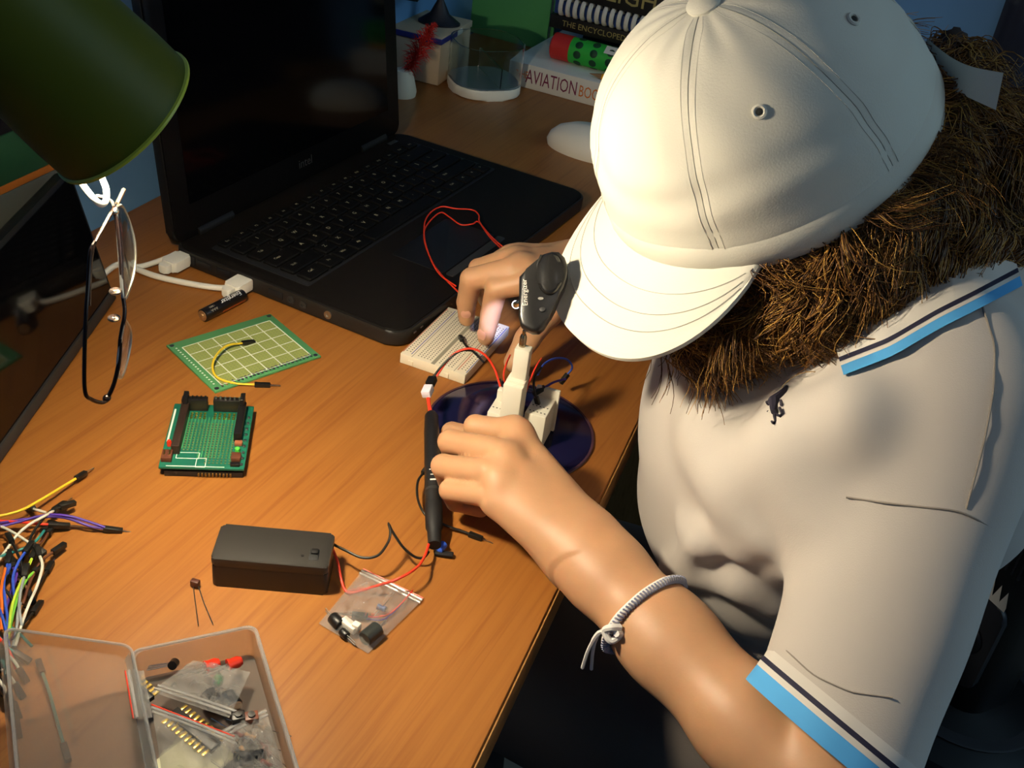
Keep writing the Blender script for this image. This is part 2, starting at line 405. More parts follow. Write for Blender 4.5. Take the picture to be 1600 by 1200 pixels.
# ------------------------------------------------------------------ things at the back of the desk
# note box with a blue-banded lid
cb1 = at(684, 135, 0); by_ = nrm(at(757, 72, 62)[:2]-at(687, 118, 62)[:2]); bx_ = V(-by_[1], by_[0])
m_card = mat('tan_card', 'C3AE8F', .8, noise=(20, .08)); m_cardtop = mat('card_top', 'B9A88C', .8)
BX = Matrix(((-bx_[0], by_[0], 0, cb1[0]), (-bx_[1], by_[1], 0, cb1[1]), (0, 0, 1, 0), (0, 0, 0, 1)))
nb = thing('card_box', 'tan cardboard box with dark blue edging beside the clear plastic tub', 'box', M=BX)
part('body', MB().box((-52, 46, 25), (104, 92, 50), bev=2), m_card, nb, local=True)
part('lid', MB().box((-52, 46, 54.5), (106, 94, 8), bev=.8), m_cardtop, nb, local=True)
part('blue_band', MB().box((-52, 21, 54), (106.8, 45, 6.6), bev=.4), mat('blue_edging', '2A2E78', .6), nb, local=True)
part('white_tab', MB().box((1.2, 52, 54), (1.2, 15, 6), bev=.3), m_paper, nb, local=True)
# dark model stand on top of it
c = at(686, 36, 58.5)
st = thing('model_stand', 'dark display stand with flared foot on top of the cardboard box', 'ornament', c)
part('foot', MB().lathe([(26, 0), (26, 2), (12, 12), (5, 26), (3.5, 30)], 28, Matrix.Diagonal((1, .7, 1, 1))), mat('dark_bronze', '1A1B24', .5), st, local=True)
part('rod', MB().cyl((0, 0, 28), (0, 0, 40), 3), mat('dark_bronze', '1A1B24'), st, local=True)
part('model_body', MB().tube(spline([(-64, 0, 44), (-40, 0, 42), (-14, 0, 42), (6, 0, 44), (20, 0, 46)], 5), [2+9*math.sin(math.pi*min(1, max(.05, i/20))) for i in range(21)], 12), mat('dark_green_paint', '14261F', .5), st, local=True)
part('model_wing', MB().prism([(-46, -60), (-20, -62), (-12, 0), (-20, 62), (-46, 60), (-42, 0)], 39, 42, bev=.8), mat('dark_green_paint', '14261F'), st, local=True)
# red feather
c = at(628, 148, 0)
rf = thing('feather_ornament', 'red fluffy feather plume on a small cream base behind the laptop', 'ornament', c)
part('base', MB().lathe([(16, 0), (17, 6), (13, 22), (10, 30), (0, 31)], 20), m_ivory, rf, local=True)
fe = MB()
for k in range(420):
    t = rng.random(); p0 = V(4+26*t, 0, 28+58*t); d = nrm(rng.normal(size=3)+V(.3, 0, .5)); l = 8+12*math.sin(3.1*t+.1)
    q1 = p0+d*l*.6; q2 = p0+d*l+V(0, 0, -2); w = nrm(np.cross(d, rng.normal(size=3)))*.5
    fe.raw([p0-w, p0+w, q1+w, q1-w, q2], [(0, 1, 2, 3), (3, 2, 4)])
part('plume', fe, mat('red_feather', 'C0281C', .8), rf, local=True, kind='stuff')
# green folder behind
g0 = at(690, 92, 0); 
gp = thing('green_folder', 'tall green folder standing upright between cardboard box and books', 'folder', room(*( (at(770, 66, 0)[:2])@E1, (at(770, 66, 0)[:2])@E2+20), 0), math.atan2(E1[1], E1[0]))
part('cover', MB().box((-25, 0, 140), (190, 3, 280), bev=.8), mat('green_card', '5DB56C', .6), gp, local=True)
part('cover', MB().box((-25, 22, 140), (190, 3, 280), bev=.8), mat('green_card', '5DB56C', .6), gp, local=True)
part('spine', MB().box((-119, 11, 140), (4, 25, 280), bev=.8), mat('green_card2', '2D6B3B', .6), gp, local=True)
part('sheets', MB().box((-24, 11, 138), (180, 17, 268)), m_paper, gp, local=True)
# clear tub with a white base
c = at(755, 139, 0)
tb = thing('clear_tub', 'clear plastic tub with a thick white base beside the books', 'container', c, math.radians(25))
m_clear = mat('clear_plastic', 'F2F6F4', .06, trans=1., ior=1.3)
O = rrect(84, 84, 32)
part('base', MB().prism(O, 0, 13, bev=3), m_white, tb, local=True)
part('base_liner', MB().prism([(x*.94, y*.94) for x, y in O], 13, 13.8), mat('grey_liner', 'A9B3B4', .6), tb, local=True)
part('wall', MB().shell(O, 13, 60, 1.6), m_clear, tb, local=True)
dv = part('divider', MB().box((6, 0, 26), (1.4, 78, 24)), m_clear, tb, local=True)
# book stack
bk0 = at(793, 130, 0); ba = math.atan2(*( (at(940, 170, 0)-bk0)[[1, 0]])); BKM = rotz(ba, bk0)
def book(name, label, z, t, x0, w, d, y0, cov, spine_text=None, group=None, cat='book'):
    th = thing(name, label, cat, M=BKM@Matrix.Translation((x0, y0, z)), group=group)
    part('cover', MB().box((w/2, d/2, t/2), (w, d, t), bev=1.2), cov, th, local=True)
    part('pages', MB().box((w/2+.6, d/2+3, t/2), (w, d-2, t-5)), m_paper, th, local=True)
    return th
SPM = lambda x, z, y=0: frame((x, y, z), (1, 0, 0), (0, 0, 1))
b1 = book('book', 'thick white book lettered in orange and purple at the bottom of stack', 0, 30, 0, 270, 205, 0, mat('white_cover', 'E6E2D6', .5))
k = MB().text('AVIATION', 24, SPM(58, 15, -.3)@Matrix.Diagonal((.62, 1, 1, 1)), .2); part('spine_title', k, mat('purple_ink', '7A1F45', .6), b1, local=True, smooth=None)
k = MB().text('THE', 13, SPM(19, 16, -.3)@Matrix.Diagonal((.62, 1, 1, 1)), .2).text('BOOK', 20, SPM(112, 14, -.3)@Matrix.Diagonal((.62, 1, 1, 1)), .2); part('spine_title', k, mat('orange_ink', 'E07A1E', .6), b1, local=True, smooth=None)
pc = thing('pencil', 'yellow wooden pencil lying on the white book in the stack', 'pencil', M=BKM@Matrix.Translation((100, 14, 33.6))@Matrix.Rotation(math.radians(1), 4, 'Z'))
part('shaft', MB().tube([(16, 0, 0), (150, 0, 0)], 3.8, 6), mat('yellow_paint', 'E9A820', .4), pc, local=True, smooth=20)
part('tip', MB().tube([(0, 0, 0), (16, 0, 0)], [.4, 3.7], 8), mat('bare_wood', '9B7A55', .7), pc, local=True)
tt = thing('pencil_tube', 'green tube with dark polka dots and red cap lying on book', 'pencil case', M=BKM@Matrix.Translation((36, 46, 46)))
part('tube', MB().cyl((26, 0, 0), (230, 0, 0), 15.5, n=36), mat('green_tube', '2CB33A', .45), tt, local=True)
part('cap', MB().tube([(0, 0, 0), (2, 0, 0), (26, 0, 0)], [13, 16, 16], 32), mat('red_cap', 'C22A22', .45), tt, local=True)
dots = MB()
for i in range(9):
    for j in range(8):
        a = j*math.pi/4+(i % 2)*math.pi/8; x = 38+i*21
        n_ = V(0, math.cos(a), math.sin(a)); dots.lathe([(5, 0), (4.6, .3), (0, .4)], 12, frame(V(x, 0, 0)+n_*15.4, (1, 0, 0), np.cross(n_, (1, 0, 0))))
part('dot_print', dots, mat('dark_green_dot', '0E3F22', .6), tt, local=True, kind='stuff')
n_ = nrm(V(0, -.55, .83)); part('price_label', MB().quad((0, 0), 42, 12, frame(V(92, 0, 0)+n_*15.9, (1, 0, 0), np.cross(n_, (1, 0, 0)))), m_paper, tt, local=True, smooth=None)
b2 = book('book', 'black encyclopedia lying above the green dotted pencil tube', 62.5, 17, 22, 250, 150, 58, mat('black_cover', '16140F', .5))
part('spine_title', MB().text('THE ENCYCLOPEDIA OF', 10, SPM(72, 8.5, -.3), .2), mat('gold_ink', 'A89A5C', .6), b2, local=True, smooth=None)
part('prop_block', MB().box((125, 95, -16), (200, 70, 32)), m_black2, b2, local=True)
b3 = book('notebook', 'dark blue notebook bound with a white plastic comb in the stack', 81, 16, 26, 250, 160, 58, mat('blue_cover', '27427E', .5), cat='notebook')
for i in range(24):
    cx = 10+i*9.6
    part('comb_ring', MB().tube(spline([(cx, 6, 18), (cx, -2, 20), (cx, -6, 12), (cx, -3, 3), (cx, 6, 0)], 3), 3.0, 6, flat=((1, 0, 0), 1.)), m_white, b3, local=True) if i == 0 else copy_part(bpy.data.objects['comb_ring'], b3, Matrix.Translation((i*9.6, 0, 0)))
b4 = book('book', 'black book with tall gold capitals on top of the stack', 103.5, 34, 30, 250, 190, 54, mat('black_cover2', '191814', .5))
part('spine_title', MB().text('FLIGHT', 30, SPM(96, 17, -.3), .2), mat('gold_ink', 'A89A5C'), b4, local=True, smooth=None)
# white mouse
c = at(925, 238, 0)
ms = thing('computer_mouse', 'white rounded computer mouse on the desk behind the cap', 'mouse', c, math.radians(-20))
prof = [(1, 0), (1.03, .18), (.97, .45), (.82, .7), (.55, .9), (0, 1)]
part('shell', MB().lathe([(r*30, z*30) for r, z in prof], 36, sx=1.75), m_white, ms, local=True)
part('wheel', MB().tube([(34+5*math.cos(t), 0, 19+5*math.sin(t)) for t in np.linspace(0, 6.28, 14, endpoint=False)], 2.4, 6, closed=True), m_dgrey, ms, local=True)

# ------------------------------------------------------------------ left side: dark screen, low stack of books
sc_a = at(178, 468, 0); sc_b = at(0, 720, 0); sd = nrm((sc_b-sc_a)[:2])      # base line of the panel
sn = V(-sd[1], sd[0])                                                       # towards the desk
if sn[0] < 0: sn = -sn
lean = math.radians(13)
SMx = frame((*sc_a[:2], 0), V(*sd, 0), V(*(-sn*math.sin(lean)), math.cos(lean)))
sgn = 1 if (np.array([SMx[0][2], SMx[1][2]])@sn) > 0 else -1
scr = thing('dark_screen_panel', 'glossy black flat panel leaning at the left edge, mirroring the cable', 'screen', M=SMx)
part('glass', MB().prism([(x+150, y+56) for x, y in rrect(296, 96, 3)], sgn*0, sgn*1.0), m_blackgl, scr, local=True)
part('frame', MB().prism([(x+150, y+54) for x, y in rrect(304, 108, 6)], -sgn*9, -sgn*.2, bev=1.5), m_black, scr, local=True)
part('lower_rim', MB().box((150, 5, sgn*1.2), (300, 8, 3.2), bev=1), m_dgrey, scr, local=True)
STK = frame(room(-590, 415, 0), (*nrm(V(math.cos(math.radians(72)), math.sin(math.radians(72)))), 0), (*nrm(V(-math.sin(math.radians(72)), math.cos(math.radians(72)))), 0))
def shelfbook(label, z, t, l, c, nm='book'):
    th = thing(nm, label, 'book', M=STK@Matrix.Translation((0, 0, z)), group=None)
    part('cover', MB().box((l/2, 27, t/2), (l, 52, t), bev=1.2), c, th, local=True)
    part('pages', MB().box((l/2, 28, t/2), (l+.8, 48, t-4)), m_paper, th, local=True)
    return th
shelfbook('grey book at the bottom of the low stack behind the dark panel', 0, 96, 185, mat('grey_cover', '565850', .7))
shelfbook('thin orange book edge showing in the low stack by the wall', 96, 6, 190, mat('orange_cover', 'B8641C', .6))
shelfbook('dark green book above the thin orange one by the wall', 102, 36, 185, mat('green_cover', '1E4A2C', .6))
b = shelfbook('black book topping the low stack under the lamp shade', 138, 44, 180, mat('black_cover3', '14151C', .5))
# ------------------------------------------------------------------ desk lamp (upper left)
DL = 468.
rc = dp(190, 181, DL); vd = nrm(rc-EYE)
ang = math.acos(.39); idir = nrm(.73*_R - .68*_U); idir = nrm(idir - vd*(idir@vd))
ln = nrm(math.sin(ang)*idir + math.cos(ang)*vd)            # where the shade opens to
RR = 131/FPX*DL
lamp = thing('desk_lamp', 'green metal desk lamp shade with lit bulb at upper left', 'lamp', (rc[0]-150, rc[1]-40, 0))
LMx = frame(rc, nrm(np.cross(ln, (0, 0, 1))), np.cross(ln, nrm(np.cross(ln, (0, 0, 1)))))
LMx = frame(rc, nrm(np.cross((0, 0, 1), ln)), np.cross(ln, nrm(np.cross((0, 0, 1), ln))))
m_shade = mat('green_enamel', '4A520A', .5, spec=.3); m_shin = mat('shade_inside', 'E9E8DC', .5)
out = [(RR, 0), (RR*.99, -14), (RR*.95, -34), (RR*.89, -56), (RR*.82, -78), (RR*.72, -96), (RR*.5, -110), (RR*.24, -116), (14, -117)]
inn = [(r-1.4, z+.3) for r, z in out]
inn[0] = (RR-1.2, 0)
part('shade', MB().lathe(out, 64, LMx, cap=False), m_shade, lamp, smooth=60)
part('shade_lining', MB().lathe(inn, 64, LMx, cap=False), m_shin, lamp, smooth=60)
part('rim', MB().tube([Vector(LMx @ Vector((RR*math.cos(t), RR*math.sin(t), 0))) for t in np.linspace(0, 2*math.pi, 64, endpoint=False)], 1.1, 6, closed=True), mat('rim_green', 'A9B43A', .35), lamp)
part('socket', MB().lathe([(15, -118), (17, -112), (17, -60), (13, -54)], 24, LMx), m_white, lamp)
bulbz = -22
part('bulb', MB().lathe([(6, bulbz-34), (9, bulbz-24), (15, bulbz-10), (17, bulbz), (15, bulbz+8), (9, bulbz+14), (0, bulbz+17)], 16, LMx), mat('lit_bulb', 'FFF2D8', .5, emit=((1, .86, .64), LAMP_EMIT)), lamp, smooth=60)
nk = Vector(LMx @ Vector((0, 0, -117)))
hb = V(lamp.location)/MM
hbase = V(rc[0]-190, rc[1]-150, 0)
part('gooseneck', MB().tube(spline([nk, V(nk)-ln*30, V(nk)-ln*60+V(-10, -10, 20), hbase+V(-10, -10, 330), hbase+V(0, 0, 200), hbase+V(0, 0, 12)], 10), 6.5, 12), m_dgrey, lamp)
part('base', MB().lathe([(58, 0), (60, 4), (56, 12), (20, 17), (9, 22)], 40, Matrix.Translation(hbase)), m_shade, lamp)
hk = spline([dp(122, 270, DL-2), dp(128, 286, DL-6), dp(140, 303, DL-8), dp(151, 315, DL-8), dp(160, 319, DL-6), dp(166, 312, DL-2), dp(166, 296, DL+2), dp(161, 282, DL+6), dp(154, 266, DL+8)], 6)
part('hook', MB().tube(hk, 1.35, 10), m_white, lamp, label='bright white loop hanging out of the lit shade')

# ------------------------------------------------------------------ glasses hanging from the loop
def Gd(px, py, o=0): return dp(px, py, DL+o)
gl = thing('eyeglasses', 'thin dark-framed eyeglasses hanging from the lamp by one hinge', 'glasses', Gd(165, 628))
m_frm = mat('glasses_frame', '2A1D18', .25, .7); m_lens = mat('lens', 'E8ECEA', .03, trans=1., ior=1.35, alpha=.8)
top = [Gd(178, 322), Gd(183, 350), Gd(188, 400), Gd(190, 440), Gd(193, 468)]
part('brow_bar', MB().tube(spline(top, 6), .9, 8), m_frm, gl)
lens1 = spline([Gd(181, 325), Gd(190, 322, 10), Gd(201, 345, 18), Gd(210, 380, 20), Gd(210, 418, 18), Gd(203, 448, 12), Gd(193, 467), Gd(188, 420), Gd(184, 365), Gd(181, 325)], 6)[:-1]
lens2 = spline([Gd(194, 498), Gd(202, 512, 10), Gd(204, 530, 14), Gd(200, 556, 14), Gd(194, 580, 10), Gd(187, 590, 4), Gd(184, 570), Gd(189, 530), Gd(194, 498)], 6)[:-1]
for L_ in (lens1, lens2):
    rim = part('lens_rim', MB().tube(L_, .75, 6, closed=True), m_tin, gl)
    c = np.mean(L_, 0); n_ = nrm(np.cross(L_[5]-c, L_[20]-c))
    mb = MB(); k = len(L_); vs = [c+n_*1.6]+list(np.array(L_)+n_*.5)+list(np.array(L_)-n_*.5)+[c+n_*.6]
    fs = [(0, 1+i, 1+(i+1) % k) for i in range(k)]+[(1+i, 1+k+i, 1+k+(i+1) % k, 1+(i+1) % k) for i in range(k)]+[(2*k+1, 1+k+(i+1) % k, 1+k+i) for i in range(k)]
    part('lens', mb.raw(vs, fs), m_lens, rim)
part('bridge', MB().tube(spline([Gd(193, 468), Gd(195, 483), Gd(194, 498), Gd(191, 512), Gd(188, 530)], 5), .85, 8), m_frm, gl)
part('lower_bar', MB().tube(spline([Gd(188, 530), Gd(186, 565), Gd(178, 600), Gd(168, 622)], 6), .9, 8), m_frm, gl)
for px, py in ((180, 455), (178, 497)):
    pad = part('nose_pad', MB().ball((0, 0, 0), 1, frame(Gd(px, py, -3), (1, .2, 0), (0, .3, 1)), sc=(2.6, 1.6, 3.6)), mat('clear_silicone', 'BFA898', .15, trans=.9), gl)
    part('pad_arm', MB().tube([Gd(px+3, py-4, -1), Gd(px+10, py-2, 0)], .5, 5), m_metal, pad)
for px, py in ((180, 330), (167, 622)): part('hinge', MB().ball((0, 0, 0), 1, frame(Gd(px, py), (1, 0, 0), (0, 0, 1)), sc=(1.7, 1.5, 2.2)), m_metal if py < 400 else m_frm, gl)
part('temple', MB().tube(spline([Gd(167, 626), Gd(158, 629, -4), Gd(143, 624, -10), Gd(133, 612, -16), Gd(132, 560, -22), Gd(134, 500, -26), Gd(138, 440, -26), Gd(141, 395, -24), Gd(148, 378, -20)], 6), .85, 8), m_frm, gl)
part('temple', MB().tube(spline([Gd(178, 326), Gd(172, 336, -4), Gd(160, 358, -10), Gd(149, 378, -16), Gd(143, 400, -20), Gd(140, 440, -22), Gd(139, 478, -22)], 6), .8, 8), m_frm, gl)
part('hook_wire', MB().tube(spline([Gd(178, 325), Gd(175, 316), Gd(164, 309), Gd(152, 306, -4), Gd(148, 308, -8)], 5), .7, 6), m_tin, gl)
part('temple_end', MB().tube([Gd(183, 318), Gd(194, 296, 6)], .9, 6), m_metal, gl)

# ------------------------------------------------------------------ white two-headed cable
uc = thing('usb_cable', 'white forked cable with two plugs pushed into the laptop side', 'cable', at(215, 420, 0))
m_cable = mat('white_cable', 'E9E2D0', .5)
P = lambda px, py, z: at(px, py, z)
part('cable', MB().tube(spline([P(150, 440, 3), P(178, 416, 3), P(198, 413, 3), P(213, 420, 3), P(245, 432, 3), P(300, 444, 3), P(345, 450, 4), P(366, 446, 7)], 8), 2.5, 10), m_cable, uc)
part('cable', MB().tube(spline([P(206, 417, 3), P(222, 416, 3), P(245, 409, 4), P(266, 401, 7), P(280, 397, 11)], 8), 2.3, 10), m_cable, uc)
ly = V(math.cos(TH), math.sin(TH)); lx = V(-ly[1], ly[0])      # laptop depth axis, width axis
for (x, tail) in ((-78, 0), (-5, 0)):
    c = LC+ly*x-lx*(LW/2+11)
    if x == -78: c = at(291, 391, 14)[:2]; c = LC+ly*((c-LC)@ly)-lx*(LW/2+10)
    else: c = at(386, 439, 8)[:2]; c = LC+ly*((c-LC)@ly)-lx*(LW/2+8)
    PM_ = frame((*c, 8.2), (*ly, 0), (*lx, 0))
    pl = part('plug', MB().prism(rrect(15, 20, 2.5), -4.5, 4.5, PM_, bev=1.6), m_white, uc)
    part('plug_neck', MB().prism(rrect(9, 8, 2), -3.5, 3.5, PM_@Matrix.Translation((0, -13, 0)), bev=1), m_white, pl)

# ------------------------------------------------------------------ AAA battery
b0 = at(316, 493.5, 5.3); b1_ = at(393, 454, 5.3); ax = nrm(b1_-b0)
bat = thing('battery', 'black and copper AAA battery lying by the white cable plug', 'battery', (b0+b1_)/2-V(0, 0, 5.25))
up = nrm(EYE-b0)*.75+V(0, 0, .5); up = nrm(up-ax*(up@ax))
BF = frame(b0, ax, up)             # x along, y = label normal, z across
XF = BF@Matrix(((0, 0, 1, 0), (1, 0, 0, 0), (0, 1, 0, 0), (0, 0, 0, 1)))
L0 = 44.
part('shell', MB().lathe([(4.4, .3), (5.1, .6), (5.25, 1.2), (5.25, 16), (5.25, 43), (4.9, 43.8), (0, 44)], 32, XF), mat('battery_black', '17130F', .3, coat=.3), bat)
cw = MB(); n = 14
for i in range(n):
    a0_, a1_ = math.radians(-20+i*110/n), math.radians(-20+(i+1)*110/n)
    q = [(5.3*math.sin(a), 5.3*math.cos(a)) for a in (a0_, a1_)]
    for (x0, x1) in ((17, 42.5),):
        cw.raw([(x0, -q[0][0], q[0][1]), (x1, -q[0][0], q[0][1]), (x1, -q[1][0], q[1][1]), (x0, -q[1][0], q[1][1])], [(0, 1, 2, 3)], BF)
part('copper_band', cw, mat('copper_label', 'B06A3A', .3, .6), bat)
part('terminal', MB().lathe([(4.2, .35), (4.2, -.1), (1.9, -.1), (1.8, -1.1), (0, -1.2)], 24, XF), mat('terminal_metal', 'C9B08C', .3, .9), bat)
side = np.cross(ax, up)
TF = frame(b0+ax*29+up*5.33-side*.6, -ax, np.cross(up, -ax))
part('brand_print', MB().text('Energizer', 5.6, TF, .02), mat('silver_print', 'F0EEE8', .5), bat, smooth=None)
TF2 = frame(b0+ax*9+up*5.33+side*.3, -ax, np.cross(up, -ax))
part('size_print', MB().text('AAA', 3.4, TF2@Matrix.Translation((0, 1.7, 0)), .02).text('LR03', 2.6, TF2@Matrix.Translation((0, -1.6, 0)), .02), mat('grey_print', '8E8678', .5), bat, smooth=None)

# ------------------------------------------------------------------ prototyping board
pa = math.radians(-44.09); PBc = V(-201.05, 693.66)
pb = thing('perfboard', 'flat light green perfboard with white grid lines lying near the laptop', 'circuit board', (*PBc, 0), pa)
PW, PL = 71.43, 88.25
part('board', MB().box((0, 0, 1), (PW, PL, 1.6), bev=.2), mat('pcb_green', '4F8C57', .45), pb, local=True)
part('pad_field', MB().box((2, 1, 1.85), (PW-14, PL-14, .1)), mat('pcb_olive', '959F58', .5), pb, local=True)
gm = MB()
for i in range(7): gm.box((2, 1-(PL-14)/2+i*(PL-14)/6, 1.96), (PW-14, .8, .14))
for i in range(6): gm.box((2-(PW-14)/2+i*(PW-14)/5, 1, 1.96), (.6, PL-14, .14))
part('grid_print', gm, mat('white_print', 'DDE3D2', .6), pb, local=True)
hm = MB()
for i in range(22):
    for j in range(28):
        hm.quad((2-(PW-17)/2+i*(PW-17)/21, 1-(PL-17)/2+j*(PL-17)/27), .8, .8, None, 2.0)
part('pad_holes', hm, mat('pad_tin', '7F8A5C', .4, .3), pb, local=True, smooth=None, kind='stuff')
cm = MB()
for j in range(24): cm.box((PW/2-4.6, -PL/2+8+j*3.2, 1.95), (4.4, 1.5, .14))
part('edge_contacts', cm, m_tin, pb, local=True)
sm = MB()
for j in range(18): sm.box((-PW/2+8+j*3.2, -PL/2+4, 1.95), (1.3, 1.3, .12))
part('edge_pads', sm, mat('white_print', 'DDE3D2'), pb, local=True)
for x in (-1, 1):
    for y in (-1, 1): part('corner_hole', MB().lathe([(1.7, 0), (1.7, .12), (0, .12)], 14, Matrix.Translation((x*(PW/2-3), y*(PL/2-3), 1.85))), m_tin, pb, local=True)

# ------------------------------------------------------------------ jumper wires
def jumper(colr, pts, label, group=None, ends='MM', r=.82, n=7, cl=12., cr=1.55):
    """pts: (px,py,z); ends: M male pin, F plain socket, - out of sight"""
    W = [at(*p) for p in pts]; S = spline(W, n)
    mid = S[len(S)//2]
    th = thing('jumper_wire', label, 'wire', (mid[0], mid[1], 0), group=group)
    d0 = nrm(S[0]-S[2]); d1 = nrm(S[-1]-S[-3])
    part('insulation', MB().tube(S, r, 8), WIRE[colr], th, smooth=80)
    for e, q, d in ((ends[0], S[0], d0), (ends[1], S[-1], d1)):
        if e == '-': continue
        d = nrm(V(d[0], d[1], max(-.25, min(.25, d[2])))) if e == 'M' else d
        h = part('connector', MB().box((cl/2-1, 0, 0), (cl, 2*cr, 2*cr), frame(q, d, np.cross((0, 0, 1), d)), bev=.3), WIRE['black'], th)
        if e == 'M': part('pin', MB().box((cl+2.6, 0, 0), (7, .65, .65), frame(q, d, np.cross((0, 0, 1), d))), m_tin, h)
    return th
jumper('yellow', [(380, 536, 4), (355, 540, 7), (338, 555, 8), (332, 573, 6), (340, 590, 3.4), (368, 599, 2.4), (400, 601, 1.8)], 'yellow jumper wire curled on the green perfboard', ends='FM', cl=11)

# ------------------------------------------------------------------ prototyping shield
sa = math.radians(9.86); SHc = V(-193.25, 579.58)
sh = thing('shield_board', 'dark green electronics board with black pin headers on the open desk', 'circuit board', (*SHc, 0), sa)
SW, SL = 52.8, 68.7
m_pcb = mat('pcb_dark', '17604A', .4); m_hdr = mat('header_black', '15120F', .4)
Zb = 6.6
part('board', MB().box((0, 0, Zb+.8), (SW, SL, 1.6), bev=.2), m_pcb, sh, local=True)
part('lower_board', MB().box((1, 0, 2.4), (SW-4, SL-2, 4.6), bev=.4), mat('lower_board_black', '1C1712', .6), sh, local=True)
tr = MB()
for i in range(16): tr.box((-17+i*2.2, -3+(1 if i > 5 else 5), Zb+1.65), (.7, 44-(0 if i > 5 else 10), .1))
part('traces', tr, mat('trace_green', '4E9A5E', .35, .3), sh, local=True, kind='stuff')
hp = MB()
for i in range(14):
    for j in range(17):
        if i < 7 and j < 5: continue
        hp.lathe([(.75, 0), (.7, .15), (.35, .1)], 6, Matrix.Translation((-16+i*2.5, -29+j*2.6, Zb+1.6)))
part('solder_pads', hp, mat('pad_gold', '9A8C5A', .35, .7), sh, local=True, kind='stuff')
for x, w in ((-12, 17), (9.5, 18.5)):
    h = part('pin_header', MB().box((x, SL/2-5.5, Zb+6.2), (w, 5, 9), bev=.4), m_hdr, sh, local=True)
    pm = MB(); 
    for k in range(6): pm.box((x-w/2+1.6+k*(w-3)/5, SL/2-5.5, Zb+11.4), (1.1, 1.1, 2.4)); 
    part('pins', pm, m_tin if x > 0 else m_hdr, h, local=True)
    pm = MB()
    for k in range(6):
        for q in range(3): pm.lathe([(1.0, 0), (.9, .5), (.4, .7)], 8, Matrix.Translation((x-w/2+1.6+k*(w-3)/5, SL/2-10.5-q*2.6, Zb+1.6)))
    part('solder_joints', pm, m_gold, sh, local=True, kind='stuff')
h = part('pin_header', MB().box((-SW/2+8.5, 4, Zb+4.8), (5.2, 50, 7), bev=.4), mat('header_brown', '2B1D14', .45), sh, local=True)
part('pin_top', MB().box((-SW/2+8.5, SL/2-5, Zb+10), (3.2, 9, 6), bev=.3), m_hdr, h, local=True)
h = part('pin_header', MB().box((SW/2-7, 12, Zb+4.8), (5, 36, 7), bev=.4), m_hdr, sh, local=True)
part('pin_top', MB().box((SW/2-7, SL/2-5, Zb+10), (3, 9, 6), bev=.3), m_hdr, h, local=True)
part('led', MB().lathe([(1.6, 0), (1.6, 3), (1.1, 4.2), (0, 4.6)], 14, Matrix.Translation((-SW/2+3.5, -12, Zb+1.6))), mat('led_red', 'D2361F', .25), sh, local=True)
part('button', MB().box((-SW/2+4, -25, Zb+3.2), (6.5, 9, 4), bev=.4), mat('button_brown', '5E3320', .5), sh, local=True)
for q in (-1.6, 1.6): part('button_contact', MB().box((-SW/2+4+q, -24, Zb+5.3), (.9, 5, .4)), m_gold, sh, local=True)
part('led', MB().lathe([(1.7, 0), (1.7, 2.6), (0, 3.4)], 14, Matrix.Translation((SW/2-6, -16, Zb+1.6))), mat('led_green', '52C244', .3), sh, local=True)
part('button', MB().box((SW/2-6, -24, Zb+3), (6, 6.5, 3.6), bev=.4), mat('button_brown', '5E3320'), sh, local=True)
part('capacitor', MB().box((SW/2-6, -9, Zb+2.8), (5, 3.6, 2.6), bev=.5), mat('cap_brown', '9A5C3C', .5), sh, local=True)
part('chip', MB().box((SW/2-6, -31, Zb+2.6), (6, 3, 2), bev=.2), m_hdr, sh, local=True)
for k in range(9): part('tin_contact', MB().box((SW/2-2.2, -30+k*6.3, Zb+2), (1.6, 2, .9), bev=.2), m_tin, sh, local=True) if k == 0 else copy_part([o for o in sh.children if o.name.startswith('tin_contact')][0], sh, Matrix.Translation((0, k*6.3, 0)))
ol = MB()
for (x, y, w, l) in ((-10, -22, 14, 6), (-1, -29, 6, 9)):
    for s in (-1, 1): ol.box((x+s*w/2, y, Zb+1.66), (.5, l, .12)); ol.box((x, y+s*l/2, Zb+1.66), (w, .5, .12))
ol.box((-SW/2+1.6, 10, Zb+1.66), (1.2, 36, .12)); ol.box((-4, -SL/2+1.4, Zb+1.66), (36, .6, .12))
part('outline_print', ol, mat('white_print', 'DDE3D2'), sh, local=True)
gp_ = MB()
for k in range(10): gp_.box((-2+k*2.2, -SL/2+.2, 2.6), (1, 1.2, 2.2))
part('lower_pins', gp_, mat('dull_brass', '8A6A34', .4, .7), sh, local=True)

# ------------------------------------------------------------------ 9 V battery holder
ba_ = math.radians(4.0); BXc = V(-121.98, 471.32)
bx = thing('battery_box', 'black plastic battery holder box with slide switch and two leads', 'battery holder', (*BXc, 0), ba_)
part('case', MB().prism(rrect(65.2, 29.3, 2.5), 0, 15.6, bev=1.2), m_black, bx, local=True)
part('lid', MB().prism(rrect(65.6, 29.7, 2.5), 15.9, 21.2, bev=1.4), mat('box_lid', '2C2924', .38), bx, local=True)
sw = part('switch_slot', MB().box((23.5, -4.5, 21.2), (5.4, 9, .5), bev=.2), m_black2, bx, local=True)
part('switch_slider', MB().box((23.5, -2.5, 21.9), (4, 4, 1.8), bev=.4), m_hdr, sw, local=True)
part('screw', MB().lathe([(1, 0), (.9, .3), (0, .3)], 10, Matrix.Translation((17, -6, 21.1))), m_hdr, bx, local=True)
part('red_lead', MB().tube(spline([at(520, 858, 13), at(528, 880, 9), at(533, 905, 4), at(541, 924, 2.2), at(556, 925, 2.4), at(590, 915, 8), at(625, 903, 14), at(652, 886, 14), at(664, 868, 10), at(670, 850, 9)], 8), .85, 8), WIRE['red'], bx, label='red lead')
